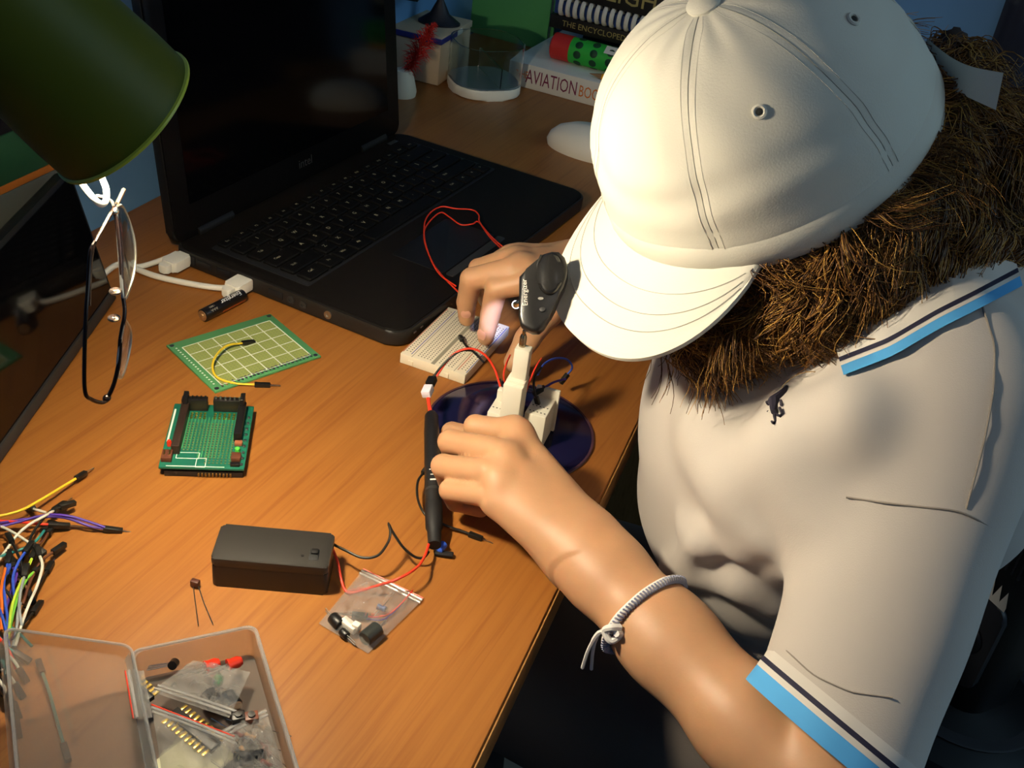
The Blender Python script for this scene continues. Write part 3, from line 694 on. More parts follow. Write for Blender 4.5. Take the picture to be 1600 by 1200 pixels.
part('black_lead', MB().tube(spline([at(522, 851, 14), at(540, 860, 16), at(565, 871, 16), at(590, 868, 17), at(606, 848, 19), at(610, 832, 22), at(607, 818, 24)], 8)[:-1]+spline([at(607, 818, 24), at(614, 832, 21), at(630, 855, 14), at(648, 870, 8), at(662, 871, 7), at(670, 862, 8)], 8), .8, 8), WIRE['black'], bx, label='black lead bent to a peak')

# ------------------------------------------------------------------ black stick in the left hand
s0 = at(674, 646, 21); s1 = at(679, 852, 8.5); sa_ = nrm(s1-s0); SLn = float(np.linalg.norm(s1-s0))
stk = thing('black_tube_handle', 'black sleeved plastic tube held in the fingers above the desk', 'tool', ((s0+s1)/2)*V(1, 1, 0))
SX = frame(s0, sa_, V(0, 0, 1)); SXF = SX@Matrix(((0, 0, 1, 0), (1, 0, 0, 0), (0, 1, 0, 0), (0, 0, 0, 1)))
part('body', MB().lathe([(3.2, 0), (4.6, 3), (5.2, 20), (5.4, SLn*.5), (5.4, SLn*.72), (5.0, SLn*.73)], 28, SXF), m_black, stk)
part('lower_sleeve', MB().lathe([(5.5, SLn*.72), (5.6, SLn*.74), (5.3, SLn*.88), (4.4, SLn*.9), (4.0, SLn)], 28, SXF), m_black2, stk)
part('grip_ring', MB().lathe([(5.55, SLn*.62), (5.8, SLn*.63), (5.55, SLn*.64)], 28, SXF), m_dgrey, stk)
upn = nrm(EYE-s0); upn = nrm(upn-sa_*(upn@sa_)); tm = MB()
for k, w in enumerate((4.4, 3, 3.6)): tm.quad((0, 0), .8 if k < 2 else 1.3, w, frame(s0+sa_*(SLn*.5+k*4.5)+upn*5.5, sa_, np.cross(upn, sa_)))
part('white_marks', tm, m_paper, stk, smooth=None)
tip_ = at(688, 857, 6)
part('blue_bead', MB().lathe([(0, -4), (2.6, -3), (2.8, 0), (2.6, 3), (0, 4)], 16, frame(at(689, 855, 4), nrm(V(.9, -.4, .1)), V(0, 0, 1))), mat('blue_bead', '3F6BE0', .2), stk)
part('black_tag', MB().box((0, 0, 0), (11, 4, 1.4), frame(at(694, 865, 2.4), (1, -.02, 0), (0, 1, 0)), bev=.3), m_black2, stk)
part('twin_red_wire', MB().tube(spline([at(672, 648, 21), at(670, 636, 23), at(668, 622, 25)], 6), .9, 8), WIRE['red'], stk)
part('twin_red_wire', MB().tube(spline([at(676, 648, 21), at(672, 636, 23), at(670, 622, 25)], 6), .9, 8), WIRE['red'], stk)
part('plug_housing', MB().box((0, 0, 0), (9, 6.5, 5.5), frame(at(668, 611, 26), nrm(at(676, 598, 27)-at(664, 624, 25)), V(1, 0, .3)), bev=.6), mat('white_housing', 'E8E2EA', .4), stk)
part('plug_socket', MB().box((0, 0, 0), (7.5, 6, 4.5), frame(at(674, 596, 28), nrm(at(676, 590, 27)-at(668, 606, 25)), V(1, 0, .3)), bev=.5), m_hdr, stk)
# wires from the plug to the white breadboard tower
wr_ = thing('lead_pair', 'red and black wires arching from white plug to the white tower', 'wire', at(735, 600, 0))
part('red_wire', MB().tube(spline([at(682, 588, 30), at(698, 565, 38), at(716, 549, 46), at(738, 545, 48), at(758, 555, 44), at(772, 575, 36), at(780, 598, 30), at(783, 610, 27)], 8), .85, 8), WIRE['red'], wr_)
part('black_wire', MB().tube(spline([at(676, 590, 30), at(690, 572, 36), at(706, 557, 43), at(722, 548, 46), at(740, 548, 46)], 8), .75, 8), WIRE['black'], wr_)
part('connector', MB().box((0, 0, 0), (13, 2.7, 2.7), frame(at(783, 606, 27), nrm(at(786, 616, 24)-at(781, 596, 30)), V(1, 0, 0)), bev=.3), WIRE['black'], wr_)
# black looped jumper at the stick's left, one with a bare pin to its right
jumper('black', [(675, 815, 6), (660, 798, 8), (652, 775, 9), (653, 752, 10), (662, 738, 11)], 'black jumper wire looping out left of the black tube', ends='-F', cl=9)
jumper('black', [(690, 818, 5), (704, 824, 3.5), (722, 830, 2.4), (735, 835, 1.8)], 'black jumper wire with bare pin beside the black tube', ends='-M', cl=9)

# ------------------------------------------------------------------ half-size breadboard at the laptop corner
BBa = math.radians(-19.09); BBc = V(-47.31, 739.02)
bb = thing('breadboard', 'ivory breadboard under the right hand at the laptop corner', 'breadboard', (*BBc, 0), BBa)
part('body', MB().box((0, 0, 4.25), (54.3, 82.6, 8.5), bev=.5), m_ivory, bb, local=True)
part('centre_groove', MB().box((0, 0, 8.45), (3, 82.2, .3)), mat('groove_shadow_grey', '9A927C', .7), bb, local=True)
st_ = MB()
for x in (-17.6, 17.6): st_.box((x, 0, 8.5), (.5, 82.2, .16))
part('rail_gap', st_, mat('groove_shadow_grey', '9A927C'), bb, local=True)
hr = MB()
for i in range(30):
    for j in range(5):
        for s in (-1, 1): hr.quad((s*(3.8+j*2.54), -36.8+i*2.54), 1.0, 1.0, None, 8.56)
for i in range(25):
    for x in (-24.6, -21.6, 21.6, 24.6): hr.quad((x, -35+i*2.9), 1.0, 1.0, None, 8.56)
part('holes', hr, mat('hole_dark', '4A4234', .8), bb, local=True, smooth=None, kind='stuff')
rl = MB(); rl.quad((-26.4, 0), .6, 76, None, 8.57); rl.quad((19.4, 0), .6, 76, None, 8.57)
part('red_rail_line', rl, mat('rail_red', 'B0503A', .6), bb, local=True, smooth=None)
rl = MB(); rl.quad((-19.4, 0), .6, 76, None, 8.57); rl.quad((26.4, 0), .6, 76, None, 8.57)
part('blue_rail_line', rl, mat('rail_blue', '3A4C9A', .6), bb, local=True, smooth=None)
for x in (-18, 12): part('side_lug', MB().box((x, -41.6, 3), (4, 1.4, 4), bev=.3), m_ivory, bb, local=True)
jumper('black', [(722, 531, 12), (728, 540, 16), (742, 552, 20), (756, 566, 20)], 'black jumper wire lying across the ivory breadboard', ends='F-', cl=10)

# ------------------------------------------------------------------ compact disc and the white tower on it
m_cd = bpy.data.materials.new('disc_surface'); m_cd.use_nodes = True; nt = m_cd.node_tree; b = nt.nodes['Principled BSDF']
b.inputs['Base Color'].default_value = (.012, .009, .040, 1); b.inputs['Roughness'].default_value = .12; b.inputs['Metallic'].default_value = .25
b.inputs['Thin Film Thickness'].default_value = 420; b.inputs['Thin Film IOR'].default_value = 1.6; b.inputs['Anisotropic'].default_value = .8
tg = nt.nodes.new('ShaderNodeTangent'); tg.direction_type = 'RADIAL'; tg.axis = 'Z'; nt.links.new(tg.outputs[0], b.inputs['Tangent'])
cd = thing('compact_disc', 'dark blue compact disc lying under the white tower', 'disc', (2.9, 641.7, 0))
part('disc', MB().lathe([(59.4, .2), (60, .5), (60, 1.5), (59.6, 1.8), (8, 1.8), (7.5, 1.5), (7.5, .4), (8, .2)], 96, cap=False), m_cd, cd, local=True)
part('rim', MB().lathe([(58.2, 1.82), (58.2, 1.95), (59.8, 1.95), (60.3, 1.2), (60, .4)], 96, cap=False), mat('disc_edge', '4A3038', .15), cd, local=True)
part('hub', MB().lathe([(22, 1.85), (21.5, 2.1), (8, 2.1)], 48, cap=False), mat('disc_hub', '6A6A72', .25), cd, local=True)
tw0 = at(799, 698, 2)
ta = math.radians(-14)
tw = thing('white_tower', 'white plastic block tower with metal screw standing on the disc', 'model', (tw0[0], tw0[1]+3, 1.95), ta)
m_tw = mat('tower_white', 'E6E0CC', .55)
part('base_plate', MB().box((-1, 6, 3), (36, 34, 6), bev=.8), m_tw, tw, local=True)
part('column', MB().box((-3, 0, 29), (13.5, 14, 46), bev=.9), m_tw, tw, local=True)
cp = part('column_head', MB().box((-2, 4, 64), (10.5, 8, 26), bev=.9), m_tw, tw, local=True)
part('head_step', MB().box((-2.6, 2, 52.5), (13, 11, 3), bev=.5), m_tw, tw, local=True)
part('screw', MB().lathe([(2.4, 0), (2.4, 7), (1.6, 9), (1.2, 9), (1.2, 12)], 14, Matrix.Translation((-3.5, 5, 77))), mat('screw_steel', 'A89A80', .25, 1.), tw, local=True)
m1 = part('side_block', MB().box((13, 14, 14), (15, 24, 28), bev=.7), m_tw, tw, local=True)
for r_ in range(2):
    hq = MB()
    for i in range(5): hq.quad((8+i*2.6, 6+r_*7), 1.1, 1.1, None, 28.1)
    part('sockets', hq, mat('hole_dark', '4A4234'), m1, local=True, smooth=None)
part('rear_plate', MB().box((14, 27.5, 18), (17, 3, 34), bev=.6), m_tw, tw, local=True)
m2 = part('side_block', MB().box((-14, 10, 12), (12, 22, 20), bev=.7), m_tw, tw, local=True)
part('ledge', MB().box((-16, 4, 4.5), (13, 26, 8), bev=.7), m_tw, tw, local=True)
hq = MB()
for i in range(4): hq.quad((-18+i*2.6, 6), 1.1, 1.1, None, 22.1)
part('sockets', hq, mat('hole_dark', '4A4234'), m2, local=True, smooth=None)
part('peg', MB().cyl((-11, 18, 21), (-11, 18, 28), 1.8), m_tw, tw, local=True)
part('header_lug', MB().box((-16, 17, 26), (6, 5, 10), bev=.6), m_tw, tw, local=True)
# little wires in the tower
jumper('black', [(838, 622, 34), (834, 605, 42), (836, 588, 50), (846, 574, 54)], 'black jumper wire rising from the front of the tower block', ends='F-', cl=9)
jumper('purple', [(850, 606, 36), (866, 597, 40), (884, 592, 40)], 'dark purple jumper plugged slanting into the tower block', ends='F-', cl=10)
jumper('red', [(822, 612, 34), (828, 595, 42), (838, 572, 48), (846, 560, 46)], 'thin red wire behind the white tower column', ends='--', r=.6)
jumper('blue', [(840, 585, 44), (850, 569, 44), (868, 560, 40), (886, 562, 32), (894, 574, 24), (886, 586, 18)], 'blue jumper wire arching to the right of the tower', ends='-F', cl=9)
jumper('red', [(790, 602, 34), (787, 585, 42), (792, 566, 44), (797, 555, 42)], 'red wire plugged in left of the tower column', ends='--', r=.7)
# long red wire across the laptop
jumper('red', [(790, 395, 40), (765, 370, 24), (748, 347, 18.5), (738, 350, 18), (720, 351, 17.5), (702, 339, 17), (690, 332, 16.8), (677, 340, 16.6), (664, 358, 16.6), (664, 380, 16.6), (676, 410, 16.6), (692, 432, 16.8), (720, 460, 20)], 'red wire in an outer loop over the laptop palm rest', ends='--', r=.7)
jumper('red', [(800, 397, 42), (770, 372, 25), (750, 348, 20), (748, 336, 19), (738, 328, 18), (712, 326, 18), (690, 323, 17.5), (672, 333, 17.5), (663, 352, 17.5), (666, 385, 17.5), (684, 425, 17.5), (712, 447, 20)], 'red wire in an inner loop over the laptop palm rest', ends='--', r=.7)
# ------------------------------------------------------------------ loose two-legged component
lc = at(305, 912, 3)
ld = thing('light_sensor', 'tiny dark two-legged component lying in front of the battery holder', 'electronic part', at(312, 945, 0))
part('head', MB().box((0, 0, 0), (5, 3.4, 4.4), frame(at(305, 911, 3), (1, -.2, 0), (0, 1, 0)), bev=.6), mat('sensor_brown', '4E2A1E', .4), ld)
part('leg', MB().tube(spline([at(302, 917, 2), at(305, 940, .8), at(310, 978, .6)], 5), .3, 5), m_tin, ld)
part('leg', MB().tube(spline([at(310, 916, 2), at(318, 940, .8), at(333, 976, .6)], 5), .3, 5), m_tin, ld)

# ------------------------------------------------------------------ small zip bags
m_bag = mat('thin_film', 'EFEAE0', .09, trans=.7, ior=1.4, alpha=.42, bump=(170, .9, .003))
m_film2 = mat('bag_zip', 'F4F2EC', .15, trans=.6, ior=1.4, alpha=.85)
def zipbag(name, label, q, hgt, group=None, nu=14, nv=16, seed=1, red=True, crk=1.2):
    """q: four corners (zip left, zip right, bottom right, bottom left), world mm; a pillow of two crinkled films"""
    q = [np.asarray(p, float) for p in q]; r = np.random.default_rng(seed)
    c = np.mean(q, 0); th = thing(name, label, 'bag', (c[0], c[1], max(0, min(p[2] for p in q)-.3)), group=group)
    def film(sg, off):
        nz = r.normal(size=(nu+1, nv+1))*crk*1.3; vs = []; fs = []
        for i in range(nu+1):
            for j in range(nv+1):
                u, v = i/nu, j/nv; b = q[0]*(1-u)*(1-v)+q[1]*u*(1-v)+q[2]*u*v+q[3]*(1-u)*v
                e = (4*u*(1-u))**.5*min(1, (4*v*(1-v))**.5*1.1); vs.append(b+V(0, 0, off+(sg*hgt*e+nz[i, j]*e if sg else nz[i, j]*.15*e)))
        for i in range(nu):
            for j in range(nv): a = i*(nv+1)+j; fs.append((a, a+1, a+nv+2, a+nv+1))
        return MB().raw(vs, fs)
    part('upper_film', film(1, .5), m_bag, th, smooth=28); part('lower_film', film(0, .25), m_bag, th, smooth=60)
    d = nrm(q[3]-q[0]); 
    for k, o in enumerate((2.2, 4.6)): part('zip_ridge', MB().tube([q[0]+d*o+V(0, 0, 1.2), (q[0]+q[1])/2+d*o+V(0, 0, 1.7), q[1]+d*o+V(0, 0, 1.2)], .7, 6), m_film2, th)
    if red: part('red_line', MB().tube([q[0]+d*.4+V(0, 0, 1), q[1]+d*.4+V(0, 0, 1)], .4, 6), mat('red_zip_line', 'D8402A', .4), th)
    return th
zipbag('zip_bag', 'small clear zip bag holding parts beside the battery holder', [at(568, 890, 1), at(662, 936, 1), at(575, 1022, .6), at(498, 975, .6)], 7.5, seed=4)
# what lies in it
def smallpart(name, label, cat, mb, m, group=None): return single(name, mb, m, label, cat, group)
def capac(px, py, z, r, l, d, label, m, group=None):
    p = at(px, py, z); th = thing('capacitor', label, 'electronic part', (p[0], p[1], z-r), group=group)
    F_ = frame(p, np.cross(d, (0, 0, 1)), (0, 0, 1))
    x = nrm(d); part('can', MB().tube([p-x*l/2, p-x*(l/2-.5), p+x*(l/2-.5), p+x*l/2], [r*.9, r, r, r*.9], 18), m, th)
    for s in (-1, 1): part('lead', MB().tube([p+x*l/2+V(0, 0, s*.8), p+x*(l/2+7)+V(0, 0, s)], .3, 5), m_tin, th)
    return th
m_cap = mat('capacitor_black', '1B1916', .4)
capac(526, 971, 4, 3.6, 8, V(-.6, .6, 0), 'black can at the lower left of the small zip bag', m_cap)
capac(538, 990, 3.2, 2.4, 5, V(.7, -.6, 0), 'smallest black can at the bottom of the zip bag', m_cap)
capac(580, 990, 5, 4.4, 11, V(.5, .8, 0), 'largest dark round part in the small zip bag', mat('buzzer_dark', '2A2D2A', .4))
p = at(546, 977, 5); wp = thing('white_switch', 'small white plastic part in the middle of the zip bag', 'electronic part', (p[0], p[1], 1))
part('body', MB().box((0, 0, 0), (11, 5, 4.5), frame(p, nrm(at(560, 986, 5)-at(534, 966, 5)), V(0, 1, 0)), bev=.8), m_white, wp)
part('lever', MB().box((0, 0, 0), (4.5, 4, 5), frame(at(557, 979, 6.4), (1, -.4, 0), (0, 1, 0)), bev=.8), m_white, wp)
jumper('red', [(572, 963, 3.2), (590, 964, 3), (610, 958, 3), (630, 940, 3), (645, 922, 3)], 'thin red lead sealed inside the small zip bag', ends='M-', r=.45, cl=9, cr=1.6)
jumper('purple', [(572, 967, 2.6), (598, 968, 2.6), (622, 950, 2.6), (640, 928, 2.6)], 'thin purple lead sealed inside the small zip bag', ends='--', r=.4)
p = at(596, 950, 4); bl = thing('blue_resistor', 'blue component with thin leads inside the small zip bag', 'electronic part', (p[0], p[1], 1))
part('body', MB().lathe([(0, -3), (1.7, -2.4), (1.4, 0), (1.7, 2.4), (0, 3)], 14, frame(p, (.3, 1, 0), (0, 0, 1))), mat('resistor_blue', '3A4E86', .4), bl)
part('lead', MB().tube([at(600, 946, 3.5), at(616, 926, 2)], .3, 5), m_tin, bl); part('lead', MB().tube([at(592, 954, 3.5), at(584, 964, 2)], .3, 5), m_tin, bl)

# ------------------------------------------------------------------ hinged clear box with components
TA = math.radians(27); TO = V(-172, 382); tx = V(math.cos(TA), math.sin(TA)); ty = V(tx[1], -tx[0])      # tx across, ty towards us
TM = frame((*(TO+tx*31+ty*58), 0), (*tx, 0), (*(-ty), 0))
m_lid = mat('frosted_lid', 'B4B0A6', .3, trans=.7, ior=1.2, alpha=.36)
m_tray = mat('frosted_plastic', 'C4C1B8', .28, trans=.65, ior=1.25, alpha=.48)
m_trayrim = mat('frosted_rim', 'D2D0CA', .25, trans=.6, ior=1.3, alpha=.7)
tray = thing('component_box', 'frosted plastic box of components standing open at the lower left', 'box', M=TM)
OUT = rrect(62, 116, 5)
part('tray', MB().shell(OUT, 0, 21, 1.4), m_tray, tray, local=True)
part('tray_rim', MB().tube([(x, y, 21) for x, y in OUT], .9, 6, closed=True), m_trayrim, tray, local=True)
be = math.radians(28); hz = V(-31.5, 0, 20.5)
LMx2 = frame(hz, V(-math.cos(be), 0, math.sin(be)), V(.075, -1, 0))
LO = [(x+32, y) for x, y in rrect(62, 114, 5)]
part('lid', MB().shell([(x-32, y) for x, y in LO], 0, 7, 1.3, LMx2@Matrix.Translation((33, 0, 0))), m_lid, tray, local=True)
part('lid_rim', MB().tube([Vector(LMx2 @ Vector((x+1, y, 7))) for x, y in LO], .8, 6, closed=True), m_trayrim, tray, local=True)
part('lid_hinge', MB().box((-32.5, 0, 20), (3.4, 112, 1.2), bev=.4), m_trayrim, tray, local=True)
tl = lambda x, y, z: V(*(TM @ Vector((x, y, z))))
# contents (TM local: x across -31..31, y 58 far .. -58 near)
def led(x, y, z, m, label):
    p = tl(x, y, z); th = thing('led', label, 'led', (p[0], p[1], z-2.4))
    d = V(tl(x+1, y+.2, z)-p); d = nrm(d); b = part('bulb', MB().lathe([(3.5, -1), (3.5, 0), (3.1, .6), (3.1, 4.6), (2.1, 6.6), (0, 7.2)], 16, frame(p, np.cross(d, (0, 0, 1)), np.cross(d, np.cross(d, (0, 0, 1))))), m, th)
    for s in (-.9, .9): part('leg', MB().tube([p-d*1+V(0, 0, s*.3)+V(-d[1], d[0], 0)*s, p-d*14+V(-d[1], d[0], 0)*s*1.4], .3, 5), m_tin, th)
    return th
m_ledr = mat('led_red_glass', 'E03A20', .25, trans=.2)
led(4, 46, 11, m_ledr, 'larger red LED at the far end of the component box')
led(15, 44, 11, m_ledr, 'smaller red LED nearest the far right corner of the component box')
p = tl(8, 38, 8); smallpart('led', 'green LED below the two red ones in the component box', 'led', MB().lathe([(0, -3), (2.4, -2.6), (2.4, 2), (0, 4.6)], 14, frame(p, (1, .3, 0), (0, .4, 1))), mat('led_green_dark', '2E8A4E', .3))
# bags inside
zipbag('zip_bag', 'crinkled clear zip bag across the far part of the component box', [tl(-25, 36, 13), tl(8, 8, 14), tl(24, 36, 11), tl(-2, 52, 11)], 4.5, seed=8, crk=1.6, red=False)
zipbag('zip_bag', 'clear zip bag with a red line over the chip in the component box', [tl(-26, 27, 14), tl(8, -4, 14.5), tl(-8, -34, 9), tl(-27, -18, 9)], 3.5, seed=9, crk=1.0)
zipbag('zip_bag', 'glossy clear zip bag at the near right of the component box', [tl(0, 2, 13), tl(26, 10, 12), tl(27, -40, 12), tl(2, -44, 12)], 5, seed=12, crk=2., red=False)
zipbag('zip_bag', 'clear zip bag with a red edge sticking out at the hinge', [tl(-36, 42, 24.5), tl(-36, 12, 24.5), tl(-27, 12, 22.5), tl(-27, 42, 22.5)], 1.6, nu=10, nv=4, seed=14, crk=.4)
# long chip with gold pins
p0 = tl(-17, 20, 13.5); p1_ = tl(-1, -7, 13.5); d = nrm(p1_-p0); LN = np.linalg.norm(p1_-p0)
chip = thing('long_chip', 'black integrated circuit with two rows of gold pins in the box', 'chip', (*((p0+p1_)/2)[:2], 10))
sd_ = nrm(np.cross((0, 0, 1), d)); CF = frame((p0+p1_)/2, d, sd_)
part('body', MB().box((0, 0, 0), (LN, 6.4, 3.4), CF, bev=.4), m_hdr, chip)
pinbox = None
for s in (-1, 1):
    for k in range(10):
        Mx_ = WM[chip.name].inverted()@CF@Matrix.Translation((-LN/2+1.6+k*(LN-3.2)/9, s*5.2, 0))
        if pinbox is None: pinbox = part('pin', MB().box((0, 0, 0), (1.5, 4.2, .7), None, bev=.15), m_gold, chip, local=True); pinbox.matrix_basis = scaleM(Mx_)
        else: copy_part(pinbox, chip, Mx_)
# transistor, second chip, resistors, buttons
p0 = tl(-25, 42, 13); ch2 = thing('small_chip', 'stub of gold pins in the hinge corner of the component box', 'chip', (p0[0], p0[1], 11))
CF2 = frame(tl(-26, 38, 13), d, sd_)
part('body', MB().box((0, -3, 0), (12, 4, 3), CF2, bev=.3), m_hdr, ch2)
for k in range(4): part('pin', MB().box((-4.5+k*3, 1, 0), (1.5, 4, .7), CF2), m_gold, ch2)
p0 = tl(-12, 50, 14); trn = thing('transistor', 'black transistor with shiny legs near the far left corner', 'transistor', (p0[0], p0[1], 11))
part('body', MB().lathe([(2.4, -2.4), (2.4, 2.2), (0, 2.3)], 16, frame(p0, (1, 0, 0), (0, .5, 1))), m_hdr, trn)
for k in (-1, 0, 1): part('leg', MB().tube([p0+V(-1, k, 0), p0+V(-12, k*1.4-4, -1)], .35, 5), m_metal, trn)
def resistor(x, y, z, a, c, label, group):
    p = tl(x, y, z); dd = V(math.cos(a), math.sin(a), 0); th = thing('resistor', label, 'resistor', (p[0], p[1], z-1.2), group=group)
    part('body', MB().lathe([(.3, -3.3), (1.25, -2.8), (1.0, -1.4), (1.0, 1.4), (1.25, 2.8), (.3, 3.3)], 12, frame(p, np.cross(dd, (0, 0, 1)), np.cross(dd, np.cross(dd, (0, 0, 1))))), c, th)
    for s in (-1, 1): part('lead', MB().tube([p+dd*3.2*s, p+dd*17*s+V(0, 0, -.6)], .28, 5), m_metal, th)
m_res = mat('resistor_tan', 'B98E5E', .5); m_res2 = mat('resistor_maroon', '6E2A24', .5)
for k in range(10):
    resistor(3+rng.random()*20, -30+k*3.6+rng.random()*2, 9+1.6*(k % 3), 2.75+rng.normal()*.3, m_res if k % 2 else m_res2, ('tan' if k % 2 else 'maroon')+' resistor with wire legs bundled at the near end of the component box', ('tan' if k % 2 else 'maroon')+' resistors bundled in the component box')
for (x, y, lab) in ((12, 6, 'black push button on the bags in the component box, farther one'), (18, 4, 'brown trimmer beside the push button in the component box')):
    p = tl(x, y, 15.5); b_ = thing('push_button' if x == 12 else 'trimmer', lab, 'electronic part', (p[0], p[1], 13))
    part('body', MB().box((0, 0, 0), (6.5, 5.5, 4), frame(p, (1, .4, 0), (0, 1, 0)), bev=.5), m_hdr if x == 12 else mat('trimmer_brown', '6B3A26', .45), b_)
    part('cap', MB().lathe([(1.8, 2), (1.8, 3), (0, 3.1)], 14, frame(p, (1, .4, 0), (-.4, 1, 0))), m_hdr, b_)
for (x, y, sx_, lab) in ((3, 26, 9, 'pair of shiny dark capacitors in the far bag, left one'), (11, 22, 9, 'pair of shiny dark capacitors in the far bag, right one'), (13, -15, 15, 'large shiny dark capacitor at the near end of the box')):
    p = tl(x, y, 9); dd = nrm(V(1, .25, 0) if sx_ > 9 else V(.7, -.7, 0)); th = thing('capacitor', lab, 'electronic part', (p[0], p[1], 4))
    part('can', MB().tube([p-dd*sx_/2, p-dd*(sx_/2-.8), p+dd*(sx_/2-.8), p+dd*sx_/2], [4, 4.8, 4.8, 4], 22), mat('capacitor_gloss', '14161A', .08), th)
    part('end_disc', MB().tube([p+dd*sx_/2, p+dd*(sx_/2+.3)], [4, 3.6], 22), m_metal, th)
p = tl(-10, -30, 8); smallpart('paper_slip', 'pale paper slip lying in the near left of the component box', 'paper', MB().box((0, 0, 0), (26, 34, .4), frame(tl(-14, -8, 8.2), d, sd_)), mat('pale_slip', 'E9E6BE', .7))
# ------------------------------------------------------------------ tangle of jumper wires at the left edge
T = 'jumper wires in the tangle at the left edge'
def tj(c, pts, label, ends='M-', **k): return jumper(c, pts, label, T, ends, **k)
tj('yellow', [(120, 747, 4), (95, 762, 6), (60, 783, 8), (25, 800, 9), (-30, 812, 9)], 'yellow jumper wire topmost in the left tangle, ending in a black tip', cl=9)
tj('purple', [(164, 826, 3), (140, 822, 5), (110, 811, 8), (85, 807, 9), (60, 809, 9), (20, 814, 8), (-30, 822, 8)], 'purple jumper wire reaching farthest right of the tangle', cl=11)
tj('purple', [(164, 824, 4.4), (135, 814, 7), (105, 806, 10), (70, 805, 10), (20, 818, 9), (-30, 830, 9)], 'second purple strand running to the same tip as the first', ends='--')
tj('white', [(85, 797, 9), (72, 805, 11), (45, 820, 12), (25, 838, 10), (8, 862, 8), (-20, 900, 6)], 'white jumper wire arching down from the upper black tip', cl=12)
tj('red', [(78, 820, 6), (55, 818, 8), (20, 815, 8), (-30, 812, 8)], 'red jumper wire whose pin points right below the purple one', cl=12)
tj('white', [(52, 795, 6), (58, 797, 8), (72, 801, 8)], 'short white wire end beside the topmost black tips', ends='F-', cl=8)
tj('white', [(48, 850, 9), (30, 838, 10), (5, 824, 9), (-30, 812, 8)], 'white jumper wire crossing behind the teal one', ends='F-')
tj('teal', [(70, 828, 5), (55, 846, 9), (30, 860, 10), (5, 868, 8), (-30, 890, 6)], 'teal jumper wire in the middle of the left tangle', ends='F-')
tj('brown', [(76, 832, 4), (66, 846, 6), (50, 855, 8), (20, 862, 8), (-30, 870, 6)], 'brown jumper wire curving under the teal one', ends='F-')
tj('white', [(62, 868, 10), (66, 885, 11), (58, 915, 10), (45, 945, 9), (34, 975, 7), (24, 1010, 5)], 'long white jumper wire curving down beside the lid corner', ends='F-', cl=10)
tj('lime', [(50, 872, 9), (42, 890, 11), (28, 920, 11), (18, 950, 10), (14, 985, 8), (8, 1030, 5)], 'lime jumper wire bowing down the middle of the tangle', ends='F-', cl=10)
tj('green', [(54, 893, 8), (42, 905, 10), (30, 928, 10), (20, 960, 9), (12, 1000, 7)], 'green jumper wire running beside the lime one', ends='F-', cl=9)
tj('grey', [(32, 942, 8), (28, 958, 9), (26, 980, 7), (20, 1010, 5)], 'grey jumper wire just right of the lime strands', ends='--')
tj('black', [(74, 892, 3), (66, 905, 5), (54, 925, 6), (40, 950, 6)], 'black jumper wire with its pin pointing up at the right', cl=10)
tj('black', [(52, 957, 3), (44, 966, 5), (34, 978, 6), (20, 1000, 6)], 'black jumper wire with its pin pointing right above the lid', cl=12)
tj('blue', [(12, 880, 9), (6, 910, 10), (8, 940, 10), (12, 975, 8), (4, 1010, 6)], 'blue jumper wire at the far left of the tangle', ends='F-')
tj('orange', [(8, 888, 10), (2, 920, 11), (3, 950, 10), (2, 985, 8)], 'orange jumper wire at the far left of the tangle', ends='--')
tj('red', [(-10, 985, 8), (5, 1005, 8), (18, 1025, 7), (24, 1045, 5)], 'red jumper wire slanting down left of the lid', ends='--')
tj('teal', [(-10, 960, 8), (10, 975, 8), (30, 990, 6), (50, 1010, 4)], 'teal jumper wire slipping under the lid corner', ends='--')
tj('purple', [(20, 886, 7), (26, 900, 8), (16, 930, 8), (6, 960, 7)], 'dark purple jumper wire in the thick of the tangle', ends='M-', cl=11)
for c, pts, lab, e in [
    ('black', [(96, 792, 9), (80, 798, 10), (66, 812, 9), (52, 832, 8), (40, 860, 7), (30, 900, 6)], 'black jumper wire bending down from the uppermost right tip', 'F-'),
    ('brown', [(84, 862, 6), (70, 872, 7), (58, 886, 8), (46, 912, 8), (36, 944, 7)], 'brown jumper wire beside the long white one', 'F-'),
    ('blue', [(40, 862, 11), (28, 880, 12), (20, 905, 11), (24, 940, 9)], 'short dark blue wire over the lime strands', 'F-'),
    ('black', [(18, 846, 10), (26, 862, 12), (34, 884, 11), (38, 910, 9)], 'black wire dropping between teal and lime strands', 'F-'),
    ('grey', [(38, 900, 12), (32, 925, 12), (30, 950, 10), (34, 978, 7)], 'pale grey wire end in front of the green strand', 'F-'),
    ('blue', [(-20, 930, 8), (-2, 950, 10), (8, 980, 9), (14, 1010, 6)], 'blue jumper wire low at the very left edge', '--'),
    ('black', [(-16, 900, 8), (2, 915, 10), (18, 935, 9), (30, 960, 7)], 'black jumper wire under the orange one', '--'),
    ('teal', [(66, 1050, 4), (78, 1085, 5), (90, 1130, 5), (100, 1165, 4)], 'teal wire with black tips lying under the raised lid', 'FF'),
    ('teal', [(24, 1020, 5), (10, 1010, 7), (-8, 985, 8)], 'teal wire end just above the lid corner', 'F-')]:
    tj(c, pts, lab, ends=e, cl=10)
